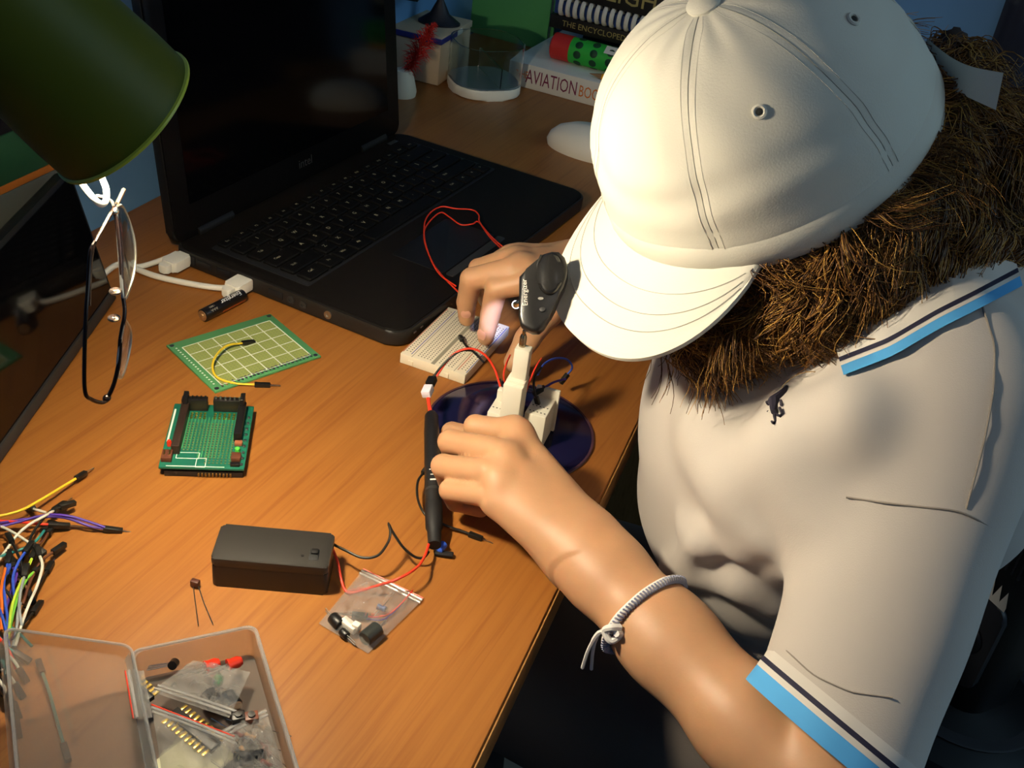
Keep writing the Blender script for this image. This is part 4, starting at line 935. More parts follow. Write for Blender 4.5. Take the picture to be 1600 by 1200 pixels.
for k, (x0, y0, x1, y1) in enumerate([(22, 878, 38, 905), (28, 905, 44, 925), (14, 872, 10, 900), (8, 1020, 30, 1046), (2, 1045, 24, 1070), (6, 1075, 22, 1100), (2, 1030, 8, 1062), (12, 1090, 26, 1128), (-4, 1060, 12, 1090)]):
    tj(['black', 'brown', 'blue', 'white', 'white', 'black', 'teal', 'black', 'white'][k], [(x0, y0, 7), ((x0+x1)/2+3, (y0+y1)/2, 9), (x1, y1, 6)],
       ['short black wire end crossing the tangle above the lime strands', 'short brown wire end crossing the lime strands', 'short blue wire end at the upper left of the tangle', 'short white wire end left of the lid, upper one', 'short white wire end left of the lid, second one down', 'short black wire end left of the lid near the bottom', 'short teal wire end left of the lid', 'lowest black wire end left of the lid', 'short white wire end left of the lid, at the very edge'][k], ends='MF', cl=9)
# ------------------------------------------------------------------ implicit surfaces for body and clothes
class Field:
    def __init__(s, lo, hi, h):
        s.lo = np.array(lo, float); s.h = h; s.n = np.ceil((np.array(hi)-s.lo)/h).astype(int)+1; s.f = np.full(s.n, 60., np.float32)
    def sub(s, lo, hi):
        a = np.clip(np.floor((np.array(lo)-s.lo)/s.h).astype(int), 0, s.n-1); b = np.clip(np.ceil((np.array(hi)-s.lo)/s.h).astype(int)+1, 1, s.n)
        if (b <= a).any(): return None, None
        g = [(s.lo[i]+s.h*np.arange(a[i], b[i])).astype(np.float32) for i in range(3)]
        return tuple(slice(a[i], b[i]) for i in range(3)), (g[0][:, None, None], g[1][None, :, None], g[2][None, None, :])
    def put(s, sl, d, k, cut=False):
        a = s.f[sl]
        if cut: a, d = -a, d
        if k > 0: hh = np.maximum(k-np.abs(a-d), 0)/k; r = np.minimum(a, d)-hh*hh*k*.25
        else: r = np.minimum(a, d)
        s.f[sl] = -r if cut else r
    def cone(s, a, b, ra, rb, k=6., n=None, fac=1., cut=False):
        a = np.asarray(a, float); b = np.asarray(b, float); R = max(ra, rb)*max(1, fac)+k+4*s.h
        sl, g = s.sub(np.minimum(a, b)-R, np.maximum(a, b)+R)
        if sl is None: return s
        ba = b-a; L2 = float(ba@ba)+1e-9; p = [g[i]-np.float32(a[i]) for i in range(3)]
        t = np.clip((p[0]*np.float32(ba[0])+p[1]*np.float32(ba[1])+p[2]*np.float32(ba[2]))/np.float32(L2), 0, 1)
        q = [p[i]-t*np.float32(ba[i]) for i in range(3)]; d2 = q[0]**2+q[1]**2+q[2]**2
        if n is not None:
            n = nrm(n); qn = q[0]*np.float32(n[0])+q[1]*np.float32(n[1])+q[2]*np.float32(n[2]); d2 = d2+np.float32(1/fac**2-1)*qn**2
        s.put(sl, np.sqrt(d2)-(np.float32(ra)+t*np.float32(rb-ra)), k, cut); return s
    def chain(s, pts, rs, k=2.):
        for i in range(len(pts)-1): s.cone(pts[i], pts[i+1], rs[i], rs[i+1], k)
        return s
    def ell(s, c, ax, R=None, k=6., cut=False):
        c = np.asarray(c, float); ax = np.asarray(ax, float); m = ax.max()+k+4*s.h
        sl, g = s.sub(c-m, c+m)
        if sl is None: return s
        p = [g[i]-np.float32(c[i]) for i in range(3)]
        if R is not None: R = np.asarray(R, float); p = [p[0]*np.float32(R[0, j])+p[1]*np.float32(R[1, j])+p[2]*np.float32(R[2, j]) for j in range(3)]
        k0 = np.sqrt((p[0]/ax[0])**2+(p[1]/ax[1])**2+(p[2]/ax[2])**2); k1 = np.sqrt((p[0]/ax[0]**2)**2+(p[1]/ax[1]**2)**2+(p[2]/ax[2]**2)**2)+1e-6
        s.put(sl, (k0*(k0-1)/k1).astype(np.float32), k, cut); return s
    def merge(s, o, k):
        a = np.round((o.lo-s.lo)/s.h).astype(int); b = a+o.n
        s.put(tuple(slice(a[i], b[i]) for i in range(3)), o.f, k); return s
    def snap(s, lo, hi):
        a = np.maximum(0, np.floor((np.array(lo)-s.lo)/s.h)); b = np.minimum(s.n-1, np.ceil((np.array(hi)-s.lo)/s.h))
        o = Field.__new__(Field); o.h = s.h; o.lo = s.lo+a*s.h; o.n = (b-a).astype(int); o.f = np.full(o.n, 60., np.float32); return o
    def hit(s, px, py, d0=380, d1=900):
        """first surface point seen at a photograph pixel"""
        v = dp(px, py, 1)-EYE; prev = None
        for d in np.arange(d0, d1, .8):
            i = np.round((EYE+v*d-s.lo)/s.h).astype(int)
            if (i < 0).any() or (i >= s.n).any(): continue
            if s.f[tuple(i)] < 0: return EYE+v*d
        return EYE+v*d1
    def normal(s, p):
        i = np.clip(np.round((p-s.lo)/s.h).astype(int), 2, s.n-3)
        return nrm([s.f[tuple(i+e)]-s.f[tuple(i-e)] for e in (np.array([2, 0, 0]), np.array([0, 2, 0]), np.array([0, 0, 2]))])
    def mesh(s):
        f = s.f; neg = f < 0
        cnt = np.zeros(np.array(f.shape)-1, np.int8)
        S = [slice(None, -1), slice(1, None)]
        for i in (0, 1):
            for j in (0, 1):
                for k in (0, 1): cnt += neg[S[i], S[j], S[k]]
        act = np.argwhere((cnt > 0) & (cnt < 8)); idx = np.full(cnt.shape, -1, np.int32); idx[tuple(act.T)] = np.arange(len(act))
        acc = np.zeros((len(act), 3)); num = np.zeros(len(act))
        for ax in range(3):
            o = [x for x in range(3) if x != ax]
            for u in (0, 1):
                for v in (0, 1):
                    p = act.copy(); p[:, o[0]] += u; p[:, o[1]] += v; q = p.copy(); q[:, ax] += 1
                    a = f[tuple(p.T)]; b = f[tuple(q.T)]; m = (a < 0) != (b < 0); t = np.where(m, a/(a-b+1e-12), 0)
                    pt = p-act+0.; pt[:, ax] += t; acc += pt*m[:, None]; num += m
        vs = s.lo+s.h*(act+acc/num[:, None]); fs = []
        for ax in range(3):
            o = [(ax+1) % 3, (ax+2) % 3]
            sa = [slice(None)]*3; sb = [slice(None)]*3; sa[ax] = slice(None, -1); sb[ax] = slice(1, None)
            ch = neg[tuple(sa)] != neg[tuple(sb)]; e = np.argwhere(ch)
            e = e[(e[:, o[0]] > 0) & (e[:, o[1]] > 0) & (e[:, o[0]] < f.shape[o[0]]-1) & (e[:, o[1]] < f.shape[o[1]]-1)]
            c = []
            for du, dv in ((1, 1), (0, 1), (0, 0), (1, 0)):
                q = e.copy(); q[:, o[0]] -= du; q[:, o[1]] -= dv; c.append(idx[tuple(q.T)])
            Q = np.stack(c, 1); fl = ~neg[tuple(e.T)]; Q[fl] = Q[fl][:, ::-1]; fs.append(Q)
        return vs, np.concatenate(fs)
def npmesh(name, vs, fs, m, par, smooth=True, label=None, kind=None):
    me = bpy.data.meshes.new(name); inv = np.array(WM[par.name].inverted()); v = (np.asarray(vs)@inv[:3, :3].T+inv[:3, 3])*MM
    fs = np.asarray(fs); k = fs.shape[1]
    me.vertices.add(len(v)); me.vertices.foreach_set('co', v.astype(np.float32).ravel())
    me.loops.add(fs.size); me.loops.foreach_set('vertex_index', fs.astype(np.int32).ravel())
    me.polygons.add(len(fs)); me.polygons.foreach_set('loop_start', np.arange(0, fs.size, k, dtype=np.int32))
    me.update(calc_edges=True); me.validate(); me.materials.append(m)
    if smooth: me.shade_smooth()
    return tag(_link(name, me, par, WM[par.name]), label, None, None, kind)

# ------------------------------------------------------------------ the person
person = thing('person', 'person in white cap and white polo shirt bent over desk wiring with both hands', 'person', (262, 570, -740))
m_skin = mat('skin', 'BE906A', .48, sss=.25, noise=(60, .05), bump=(700, .12, .0004))
HF, HL, HU = V(-.8026, -.1044, -.5871), V(.2735, -.9392, -.2073), V(-.5301, -.3268, .782)
HC = V(115.9, 573.2, 257.5)                                   # middle of the cap's rim
HM = frame(HC, HF, HL)
hp_ = lambda f, l, u: V(*(HM @ Vector((f, l, u))))
HR = np.stack([HF, HL, HU], 1)

CUF = dp(1324, 1090, 549); SLV = dp(1472, 628, 556)
SHL, ELL, WRL = SLV+V(3, 0, 4), dp(1300, 1272, 546), at(904, 850, 31)
SHR, ELR, WRR = V(232, 690, 165), V(190, 838, 44), V(41, 776, 66)
body = Field((-66, 310, -150), (330, 870, 330), 1.6)
# torso, neck, head
body.cone((222, 575, -140), (212, 578, 90), 80, 80, 20, n=(1, 0, 0), fac=.8)
body.cone((222, 505, 150), (236, 668, 145), 42, 42, 30)
body.cone((240, 583, 170), hp_(-40, 0, -72), 48, 47, 22)
body.ell(hp_(0, 0, -18), (88, 72, 92), HR, 10)                 # skull
body.ell(hp_(38, 0, -88), (44, 50, 50), HR, 22)                # jaw
body.ell(hp_(72, 0, -118), (13, 17, 13), HR, 16)               # chin
body.cone(hp_(88, 0, -38), hp_(104, 0, -72), 6, 10, 8)         # nose
body.ell(hp_(94, 7, -74), (7, 7, 6), HR, 4); body.ell(hp_(94, -7, -74), (7, 7, 6), HR, 4)
body.ell(hp_(84, 0, -92), (8, 20, 5), HR, 5); body.ell(hp_(82, 0, -101), (8, 17, 5.5), HR, 5)
for s in (-1, 1):
    body.ell(hp_(86, s*31, -40), (12, 15, 10), HR, 8, cut=True)
    body.ell(hp_(60, s*44, -70), (24, 20, 24), HR, 14)
    body.ell(hp_(-8, s*73, -52), (17, 7, 27), HR, 5); body.ell(hp_(-6, s*79, -50), (9, 5, 16), HR, 4, cut=True)
# arms
def arm(S, E, W, w, lat):
    a = nrm(W-E); n = np.cross(a, lat)
    body.cone(S, E, 32, 26, 12); body.cone(E, E+(W-E)*.3, 26, 27, 10); body.cone(E+(W-E)*.28, E+(W-E)*.62, 27, 24.5, 10, n=n, fac=.93)
    body.cone(E+(W-E)*.6, W-a*12, 24.8, 21.5, 16, n=n, fac=.84)
    body.cone(W-a*22, W+a*6, 21.3, 20.5, 20, n=n, fac=.8)
    return a, n
latL = nrm(V(.72, .64, .26)); aL, nL = arm(SHL, ELL, WRL, 0, latL)
latR = nrm(V(-.15, -.9, .1)); aR, nR = arm(SHR, ELR, WRR, 0, latR)
# left hand: grips the black tube from above
def hand(W, mcp, fing, thumb, rm, rf, kn=4.0):
    allp = np.array([W]+mcp+[p for f in fing for p in f]+thumb); F1 = body.snap(allp.min(0)-22, allp.max(0)+22); P1 = body.snap(allp.min(0)-22, allp.max(0)+22)
    for f, r in zip(fing, rf): F1.chain(f, r, 1.2)
    lat = nrm(mcp[0]-mcp[-1])
    for i, (q, r) in enumerate(zip(mcp, rm)):
        o = W+lat*(9-6*i); P1.cone(o, q+nrm(o-q)*7, 16.5, r, 8)
    for i in range(len(mcp)-1): P1.cone(mcp[i]+nrm(W-mcp[i])*9, mcp[i+1]+nrm(W-mcp[i+1])*9, rm[i]*.96, rm[i+1]*.96, 6)
    P1.chain(thumb[:2], (15, 12), 8); F1.chain(thumb[1:], (11, 9.2, 7.6)[:len(thumb)-1], 3)
    P1.merge(F1, kn); body.merge(P1, 9)
G = at
mcpL = [G(800, 676, 55), G(774, 704, 57), G(762, 738, 52), G(758, 773, 43)]
pipL = [G(743, 666, 49), G(703, 690, 45), G(692, 728, 39), G(703, 766, 32)]
fL = []
for m_, p_, ext in zip(mcpL, pipL, (20, 22, 20, 17)):
    d = nrm(p_-m_); d2 = p_+V(4, 6, -ext*.8); d2[2] = max(d2[2], 13); t = d2+V(16, 1, -4); t[2] = max(t[2], 8)
    fL.append([m_, p_, d2, t])
hand(WRL, mcpL, fL, [WRL+V(-8, 28, -6), G(815, 705, 30), G(750, 690, 20), G(706, 676, 15)], (10.4, 10.2, 9.6, 8.6),
     [(8.2, 7.5, 6.7, 5.8), (8.4, 7.7, 6.8, 5.8), (8.1, 7.4, 6.6, 5.6), (7.4, 6.7, 6.0, 5.2)], 1.0)
body.ell(mcpL[0]+V(2, -1, 4), (8, 8, 7), None, 10)
# right hand: two fingers hang down over the breadboard, the thumb beside the tower
mcpR = [G(826, 440, 77), G(800, 422, 80), G(790, 408, 76), G(795, 398, 68)]
fR = [[mcpR[0], G(776, 450, 68), G(766, 492, 42), G(759, 527, 22)],
      [mcpR[1], G(737, 436, 66), G(729, 472, 42), G(729, 497, 26)],
      [mcpR[2], G(748, 420, 60), G(752, 450, 40), G(760, 470, 28)],
      [mcpR[3], G(770, 412, 52), G(778, 436, 36), G(786, 452, 26)]]
hand(WRR, mcpR, fR, [WRR+V(-12, -24, -8), G(856, 486, 52), G(824, 530, 38), G(803, 566, 24)], (11.5, 11.2, 10.5, 9.5),
     [(9.6, 8.6, 7.6, 6.4), (9.8, 8.7, 7.6, 6.4), (9, 8, 7, 6), (8, 7, 6.2, 5.4)], 3.4)
bv, bf = body.mesh()
bo = npmesh('body', bv, bf, m_skin, person)
# nails
m_nail = mat('fingernail', 'D69F86', .28)
def nail(px, py, w, l, ax):
    p = body.hit(px, py, 450, 900); n = body.normal(p); x = nrm(ax-n*(ax@n))
    part('fingernail', MB().lathe([(1, -.5), (1, .05), (.8, .35), (0, .5)], 20, frame(p, x, np.cross(n, x))@Matrix.Diagonal((l, w, 1, 1))), m_nail, bo, smooth=60)
nail(728, 491, 3.9, 4.6, V(0, 0, -1)); nail(752, 523, 4.1, 5, V(0, 0, -1))
# eyes, brows, under the brim
m_eye = mat('eye_white', 'E8E2DA', .15); m_iris = mat('iris', '3B2A1A', .1); m_brow = mat('brow_hair', '3A2412', .8); m_lip = mat('lip', 'B9705E', .5)
for s in (-1, 1):
    e = part('eye', MB().ball(hp_(70, s*31, -42), 12), m_eye, person)
    part('iris', MB().ball(hp_(78, s*30, -44), 5.2), m_iris, e)
    part('eyebrow', MB().tube(spline([hp_(84, s*14, -26), hp_(86, s*30, -22), hp_(76, s*46, -27)], 4), 2.4, 6), m_brow, person)
part('lips', MB().tube(spline([hp_(80, -20, -97), hp_(90, -8, -95), hp_(91, 0, -96), hp_(90, 8, -95), hp_(80, 20, -97)], 4), 2.6, 6), m_lip, person)

# ------------------------------------------------------------------ polo shirt
m_shirt = mat('white_pique', 'BCB4AA', .85, bump=(1400, .25, .0004), sheen=.15)
sh_ = Field((60, 300, -260), (360, 800, 262), 2.6)
sh_.ell((187, 584, 70), (105, 126, 96), None, 14)
sh_.ell((181, 582, 6), (84, 108, 56), None, 30)
sh_.ell((222, 575, -70), (92, 108, 118), None, 9)
sh_.ell((222, 572, -170), (94, 118, 80), None, 26)
sh_.cone((218, 492, 158), (232, 690, 150), 56, 54, 70)
sh_.cone((238, 560, 172), (246, 610, 172), 60, 60, 50)
sh_.cone((236, 520, 110), (246, 640, 110), 62, 62, 50)
cdir = nrm(CUF-SLV)
snr = V(-.66, -.52, .54); snr = nrm(snr-cdir*(snr@cdir)); sh_.cone(SLV, CUF+cdir*34, 52, 43, 15, n=snr, fac=.70)
sh_.cone(V(230, 692, 160), V(208, 770, 100), 50, 40, 16)
# folds: soft ridges in the cloth
def fold(pts, r, dep, k=12):
    q = [sh_.hit(*p) for p in pts]
    for i in range(len(q)-1): sh_.cone(q[i]+(q[i]-EYE)/600*dep, q[i+1]+(q[i+1]-EYE)/600*dep, r, r, k)
fold([(1335, 690), (1270, 765), (1220, 850)], 12, 7, 34)
fold([(1075, 822), (1120, 840), (1165, 850), (1195, 838)], 7, 3.5, 12)
fold([(1110, 650), (1130, 700), (1170, 780)], 9, 7.5, 30)
fold([(1330, 640), (1230, 690), (1150, 760)], 9, 7, 30)
fold([(1100, 890), (1160, 905), (1210, 940)], 8, 4, 14)
fold([(1090, 850), (1060, 900), (1080, 960)], 8, 4, 14)

g = np.meshgrid(*[np.arange(n)*sh_.h+sh_.lo[i] for i, n in enumerate(sh_.n)], indexing='ij', sparse=True)
sh_.f += (1.1*np.sin(g[0]*.05+g[1]*.03+1)*np.sin(g[2]*.045+g[1]*.025)+.5*np.sin(g[0]*.08-g[2]*.07+g[1]*.07)).astype(np.float32)
# cut the sleeve ends, the neck and the hem
def plane_cut(o, n, R):
    sl, gg = sh_.sub(np.array(o)-R, np.array(o)+R)
    d = sum((gg[i]-np.float32(o[i]))*np.float32(n[i]) for i in range(3)); q = np.sqrt(sum((gg[i]-np.float32(o[i]))**2 for i in range(3)))
    sh_.f[sl] = np.where(q < R, np.maximum(sh_.f[sl], d), sh_.f[sl])
adir = nrm(cdir+.55*nrm(-_R-.2*_U)); plane_cut(CUF+adir*15, adir, 66)
rdir = nrm(V(208, 770, 100)-V(230, 692, 160)); plane_cut(V(208, 770, 100), rdir, 60)
sh_.cone(CUF-cdir*8, CUF+cdir*50, 38, 39, 2, n=snr, fac=.66, cut=True)
sh_.cone(SHR+(ELR-SHR)*.4, ELR, 37, 34, 2, cut=True)
nd = nrm(hp_(-40, 0, -72)-V(240, 583, 170)); sh_.cone(V(240, 583, 170)+nd*30, V(240, 583, 170)+nd*90, 52, 56, 4, cut=True)
sv, sf = sh_.mesh()
polo = npmesh('polo_shirt', sv, sf, m_shirt, person, label='white polo shirt with blue and navy edging')
# seams drawn as fine stitched ridges lying on the cloth
m_seam = mat('seam_thread', '8E857A', .85)
def on(pts, o=1.1, k=6):
    w = []
    for i in range(len(pts)-1):
        for t in np.linspace(0, 1, k, endpoint=False):
            q = sh_.hit(pts[i][0]*(1-t)+pts[i+1][0]*t, pts[i][1]*(1-t)+pts[i+1][1]*t); w.append(q-nrm(q-EYE)*o)
    q = sh_.hit(*pts[-1]); w.append(q-nrm(q-EYE)*o)
    w = np.array(w)
    for _ in range(2): w[1:-1] = (w[:-2]+2*w[1:-1]+w[2:])/4
    return list(w)
part('shoulder_seam', MB().tube(on([(1322, 777), (1400, 788), (1500, 798), (1558, 829)]), .55, 6), m_seam, polo)
part('armhole_seam', MB().tube(on([(1535, 478), (1555, 540), (1553, 610), (1538, 690), (1510, 795)]), .55, 6), m_seam, polo)
part('hem_stitch', MB().tube(on([(1222, 1010), (1270, 1055), (1330, 1082), (1395, 1090)]), .4, 6), m_seam, polo)
# cuff bands
m_blue = mat('blue_rib', '4FA3DE', .8); m_nvy = mat('navy_rib', '1C1B33', .8); m_wrib = mat('white_rib', 'CFC9BF', .8)
ca_ = nrm(np.cross(adir, V(0, 0, 1))); cb_ = np.cross(adir, ca_)
def cuff_ring(d, o):
    c = CUF+adir*min(d, 10); out = []
    for a in np.linspace(0, 2*math.pi, 72, endpoint=False):
        u = ca_*math.cos(a)+cb_*math.sin(a)
        for r in np.arange(78, 20, -.5):
            i = np.round((c+u*r-sh_.lo)/sh_.h).astype(int)
            if (i >= 0).all() and (i < sh_.n).all() and sh_.f[tuple(i)] < 0: break
        out.append(c+u*min(r, 52)+adir*(d-min(d, 10)))
    out = np.array(out)
    for _ in range(6): out = (np.roll(out, 1, 0)+2*out+np.roll(out, -1, 0))/4
    cc_ = out.mean(0); return out+(out-cc_)/np.linalg.norm(out-cc_, axis=1)[:, None]*o
def band(a, b, o, m):
    R0, R1 = cuff_ring(a, o), cuff_ring(b, o); I0, I1 = cuff_ring(a, o-4), cuff_ring(b, o-4); n = len(R0); vs = list(R0)+list(R1)+list(I1)+list(I0)
    fs = [(k*n+i, k*n+(i+1) % n, ((k+1) % 4)*n+(i+1) % n, ((k+1) % 4)*n+i) for k in range(4) for i in range(n)]
    part('cuff_band', MB().raw(vs, fs), m, polo)
band(5, 10, 1.2, m_wrib); band(10, 12.6, 1.5, m_nvy); band(12.6, 15.6, 1.4, m_wrib); band(15.6, 25, 1.2, m_blue)
# collar: a folded rib strip round the neck, striped
def strip(nm, top, bot, m, o, th=1.6):
    a = on(top, o, 8); b = on(bot, o, 8); mb = MB(); n = len(a); vs = []
    for p, q in zip(a, b):
        nn = nrm(EYE-p)*th; vs += [p, q, q+nn, p+nn]
    fs = [(4*i+k, 4*i+(k+1) % 4, 4*i+4+(k+1) % 4, 4*i+4+k) for i in range(n-1) for k in range(4)]+[(3, 2, 1, 0), (4*n-4, 4*n-3, 4*n-2, 4*n-1)]
    part(nm, mb.raw(vs, fs), m, polo)
lo_ = [(1318, 586), (1395, 556), (1470, 512), (1530, 482), (1598, 446)]
def off(p, d): return [(x-d*.28, y-d) for x, y in p]
strip('collar_band', off(lo_, 15), lo_, m_blue, 3.4); strip('collar_band', off(lo_, 21), off(lo_, 15), m_wrib, 3.6)
strip('collar_band', off(lo_, 28), off(lo_, 21), m_nvy, 3.8); strip('collar_band', off(lo_, 66), off(lo_, 28), m_wrib, 4.0)
# embroidered emblem
E_ = lambda px, py, o=.5: (lambda q: q-nrm(q-EYE)*o)(sh_.hit(px, py))
em = MB()
em.tube([E_(1229, 604), E_(1224, 612), E_(1216, 620), E_(1208, 627), E_(1202, 632)], [1.0, 1.8, 2.4, 3.0, 2.0], 8)
em.tube([E_(1210, 626), E_(1210, 636), E_(1209, 644)], [3, 2.6, 1.4], 8); em.tube([E_(1202, 630), E_(1198, 628)], [1.6, .8], 6)
for pp in ([(1209, 640), (1210, 650), (1212, 658), (1209, 661), (1205, 658)], [(1213, 640), (1214, 648), (1219, 650), (1222, 646), (1218, 637)], [(1200, 643), (1203, 650), (1204, 645)], [(1220, 626), (1221, 633)]):
    em.tube([E_(*q) for q in pp], .8, 6)
part('chest_emblem', em, mat('emblem_thread', '1E1A2A', .8), polo, label='small black embroidered emblem')
# ------------------------------------------------------------------ trousers, shoes
tr_ = Field((-120, 420, -745), (370, 800, -90), 4.5)
KL, KR = V(-30, 612, -175), V(-40, 720, -185); HPL, HPR = V(225, 520, -185), V(228, 635, -185)
tr_.cone(HPL, HPR, 80, 80, 30)
for K, Hp in ((KL, HPL), (KR, HPR)):
    tr_.cone(Hp, K, 76, 60, 14); tr_.cone(K, K+V(30, -6, -440), 60, 50, 14)
tv, tf = tr_.mesh(); npmesh('trousers', tv, tf, mat('grey_trousers', '625A54', .85, bump=(900, .2)), person)
for K in (KL, KR):
    a = K+V(30, -6, -500); mb = MB().lathe([(46, 0), (48, 8), (46, 22), (36, 44), (24, 62)], 28, Matrix.Translation((a[0]-30, a[1], -740)), sx=1.9, sy=.85); part('shoe', mb, m_dgrey, person)

# ------------------------------------------------------------------ cap
m_cap = mat('cap_cotton', 'CFCBBC', .82, bump=(1100, .25, .0004), sheen=.1)
CA, CB, CH = 89., 76., 97.
def crown(th, t, o=0.):
    """th radians from the front towards the left ear, t 0 rim .. 1 top"""
    a = t*math.pi/2; sq = 2.03
    r = abs(math.cos(a))**(2/sq); z = abs(math.sin(a))**(2/sq)
    back = .5-.5*math.cos(th); A = CA*(1+.03*back)
    sm = 0.
    d = ((math.degrees(th)+30) % 60)-30; w = abs(math.radians(d))*85*max(r, .05)
    sm = -.45*math.exp(-(w/.7)**2)+.18*math.exp(-((w-3.2)/1.2)**2)
    wr = 1.0*math.sin(3*th+2.0+4*t)*math.sin(5*t+.7)+.8*math.sin(7*th-6*t)*t*(1-t)*3+.6*math.sin(13*th+9*t)*(1-t)*t+1.1*math.sin(15*th+1)*math.exp(-((t-.80)/.10)**2)+1.0*math.sin(t*34+2.2*math.sin(3*th)+1.2*th)*math.exp(-((t-.27)/.11)**2)+.9*math.sin(11*th+14*t)*math.exp(-((t-.55)/.2)**2)
    hem = .7*math.exp(-((t-.13)/.02)**2)*0-.7*math.exp(-((t-.135)/.012)**2)
    R_ = 1+(sm*min(1, r*3)+wr*r+hem+o)/85
    dro = -4*back*(1-t)**2
    bump = 1.
    return V(A*r*math.cos(th)*R_*bump, CB*r*math.sin(th)*R_, CH*z*(1+(o+wr*.4)/110)+dro+.04*CH*math.sin(a*2)*max(0, math.cos(th)))
NT, NP = 40, 22
def panel(k):
    vs = []; fs = []
    for i in range(NP+1):
        th = math.radians(60*k+60*i/NP)
        th = th if th <= math.pi else th-2*math.pi
        for j in range(NT+1): vs.append(crown(th, j/NT*.995))
    for i in range(NP):
        for j in range(NT): a = i*(NT+1)+j; fs.append((a, a+NT+1, a+NT+2, a+1))
    # inner lining
    n0 = len(vs)
    for i in range(NP+1):
        th = math.radians(60*k+60*i/NP); th = th if th <= math.pi else th-2*math.pi
        for j in range(NT+1): vs.append(crown(th, j/NT*.995, -2.2))
    for i in range(NP):
        for j in range(NT): a = n0+i*(NT+1)+j; fs.append((a, a+1, a+NT+2, a+NT+1))
        a = i*(NT+1); fs.append((a, n0+a, n0+a+NT+1, a+NT+1))
    return MB().raw(vs, fs, HM)
capo = part('cap', MB().tube([V(*(HM@Vector(tuple(crown(t, .0, -2.6)+V(0, 0, 4))))) for t in np.linspace(-math.pi, math.pi, 72, endpoint=False)], 4., 8, closed=True, flat=(HU, 3.)), m_cap, person, label='white cotton baseball cap with a curved brim')
for k in range(6): part('crown_panel', panel(k), m_cap, capo, smooth=70)
m_th = mat('cap_thread', '9C9A8E', .85); m_th2 = mat('cap_thread_pale', 'C4C1B4', .85)
part('button', MB().lathe([(8.5, 0), (8.3, 2.4), (6, 4.6), (0, 5.4)], 24, HM@Matrix.Translation((0, 0, CH-1.5))), m_cap, capo)
for k in (1, 2, 3, 4):
    th = math.radians(60*k+30); th = th if th <= math.pi else th-2*math.pi
    c = crown(th, .5, .4); tA = crown(th+.03, .5, .4)-c; tB = crown(th, .53, .4)-c
    EM = HM@frame(c, tA, tB)
    part('eyelet', MB().tube([Vector(EM@Vector((2.7*math.cos(a), 2.7*math.sin(a), 0))) for a in np.linspace(0, 6.283, 20, endpoint=False)], .95, 6, closed=True), m_cap, capo)
    part('eyelet_hole', MB().lathe([(1.5, .1), (0, .25)], 14, EM@Matrix.Translation((0, 0, .35))), mat('eyelet_dark', '2A2A26', .9), capo)
for k in range(6):
    th = math.radians(60*k+.001); th = th if th <= math.pi else th-2*math.pi
    part('seam', MB().tube([V(*(HM@Vector(tuple(crown(th, t*.97, .02))))) for t in np.linspace(0.01, 1, 40)], .24, 5), m_th, capo)
    for s_ in (-1, 1):
        part('seam_stitch', MB().tube([V(*(HM@Vector(tuple(crown(th+s_*3.2/max(14, 84*math.cos(t*1.5)), t*.93, .03))))) for t in np.linspace(0.01, 1, 36)], .13, 4), m_th2, capo)
# brim
BL, BDE = 54., math.radians(19.2)        # length, and how far the brim is turned to the left
def brimp(u, s, dz=0.):
    """u -1..1 along the rim (left positive), s 0 rim .. 1 edge"""
    ps = u*math.radians(52)+BDE; L_ = BL*(max(0, 1-abs(u)**2.6))**.69
    c, n = math.cos(BDE), math.sin(BDE); dx, dy = L_*s, L_*s*.39*np.sign(u)*abs(u)**.7
    x, y = CA*math.cos(ps)*.99+dx*c-dy*n, CB*math.sin(ps)*.99+dx*n+dy*c; yy = -x*n+y*c
    return V(x, y, 1.0-7.3*(yy/80.)**2*(.35+.65*min(1, s+.25))-.32*L_*s-.0011*(L_*s)**2+dz)
NU, NS = 56, 18
vs = []; fs = []
for dz in (0, -2.6):
    for i in range(NU+1):
        for j in range(NS+1):
            s = j/NS; rid = 0.
            if dz == 0:
                for q in (.30, .52, .70, .84): rid -= .35*math.exp(-((s-q)/.012)**2)
            vs.append(brimp(-1+2*i/NU, s, dz+rid))
N1 = (NU+1)*(NS+1)
for i in range(NU):
    for j in range(NS):
        a = i*(NS+1)+j; fs.append((a, a+1, a+NS+2, a+NS+1)); fs.append((N1+a, N1+a+NS+1, N1+a+NS+2, N1+a+1))
    for j in (0, NS): a = i*(NS+1)+j; fs.append((a, a+NS+1, N1+a+NS+1, N1+a))
br = part('brim', MB().raw(vs, fs, HM), m_cap, capo, smooth=60)
for q in (.32, .54, .72):
    part('brim_stitch', MB().tube([V(*(HM@Vector(tuple(brimp(u, q, .1))))) for u in np.linspace(-.93, .93, 60)], .28, 4), m_th, br)
# back strap with its loose end
st1 = [dp(1448, 60, 600), dp(1484, 88, 572), dp(1518, 104, 552), dp(1568, 114, 540)]
bd = [dp(1446, 130, 602)-st1[0], dp(1478, 136, 574)-st1[1], dp(1508, 150, 554)-st1[2], dp(1556, 172, 542)-st1[3]]
S1 = spline(st1, 6); S2 = spline([a+b for a, b in zip(st1, bd)], 6); mb = MB(); vs = []
for p, q in zip(S1, S2):
    n_ = nrm(EYE-p)*.9; vs += [p-n_, q-n_, q+n_, p+n_]
n = len(S1); fs = [(4*i+k, 4*i+(k+1) % 4, 4*i+4+(k+1) % 4, 4*i+4+k) for i in range(n-1) for k in range(4)]+[(3, 2, 1, 0), (4*n-4, 4*n-3, 4*n-2, 4*n-1)]
part('strap', mb.raw(vs, fs), m_cap, capo)

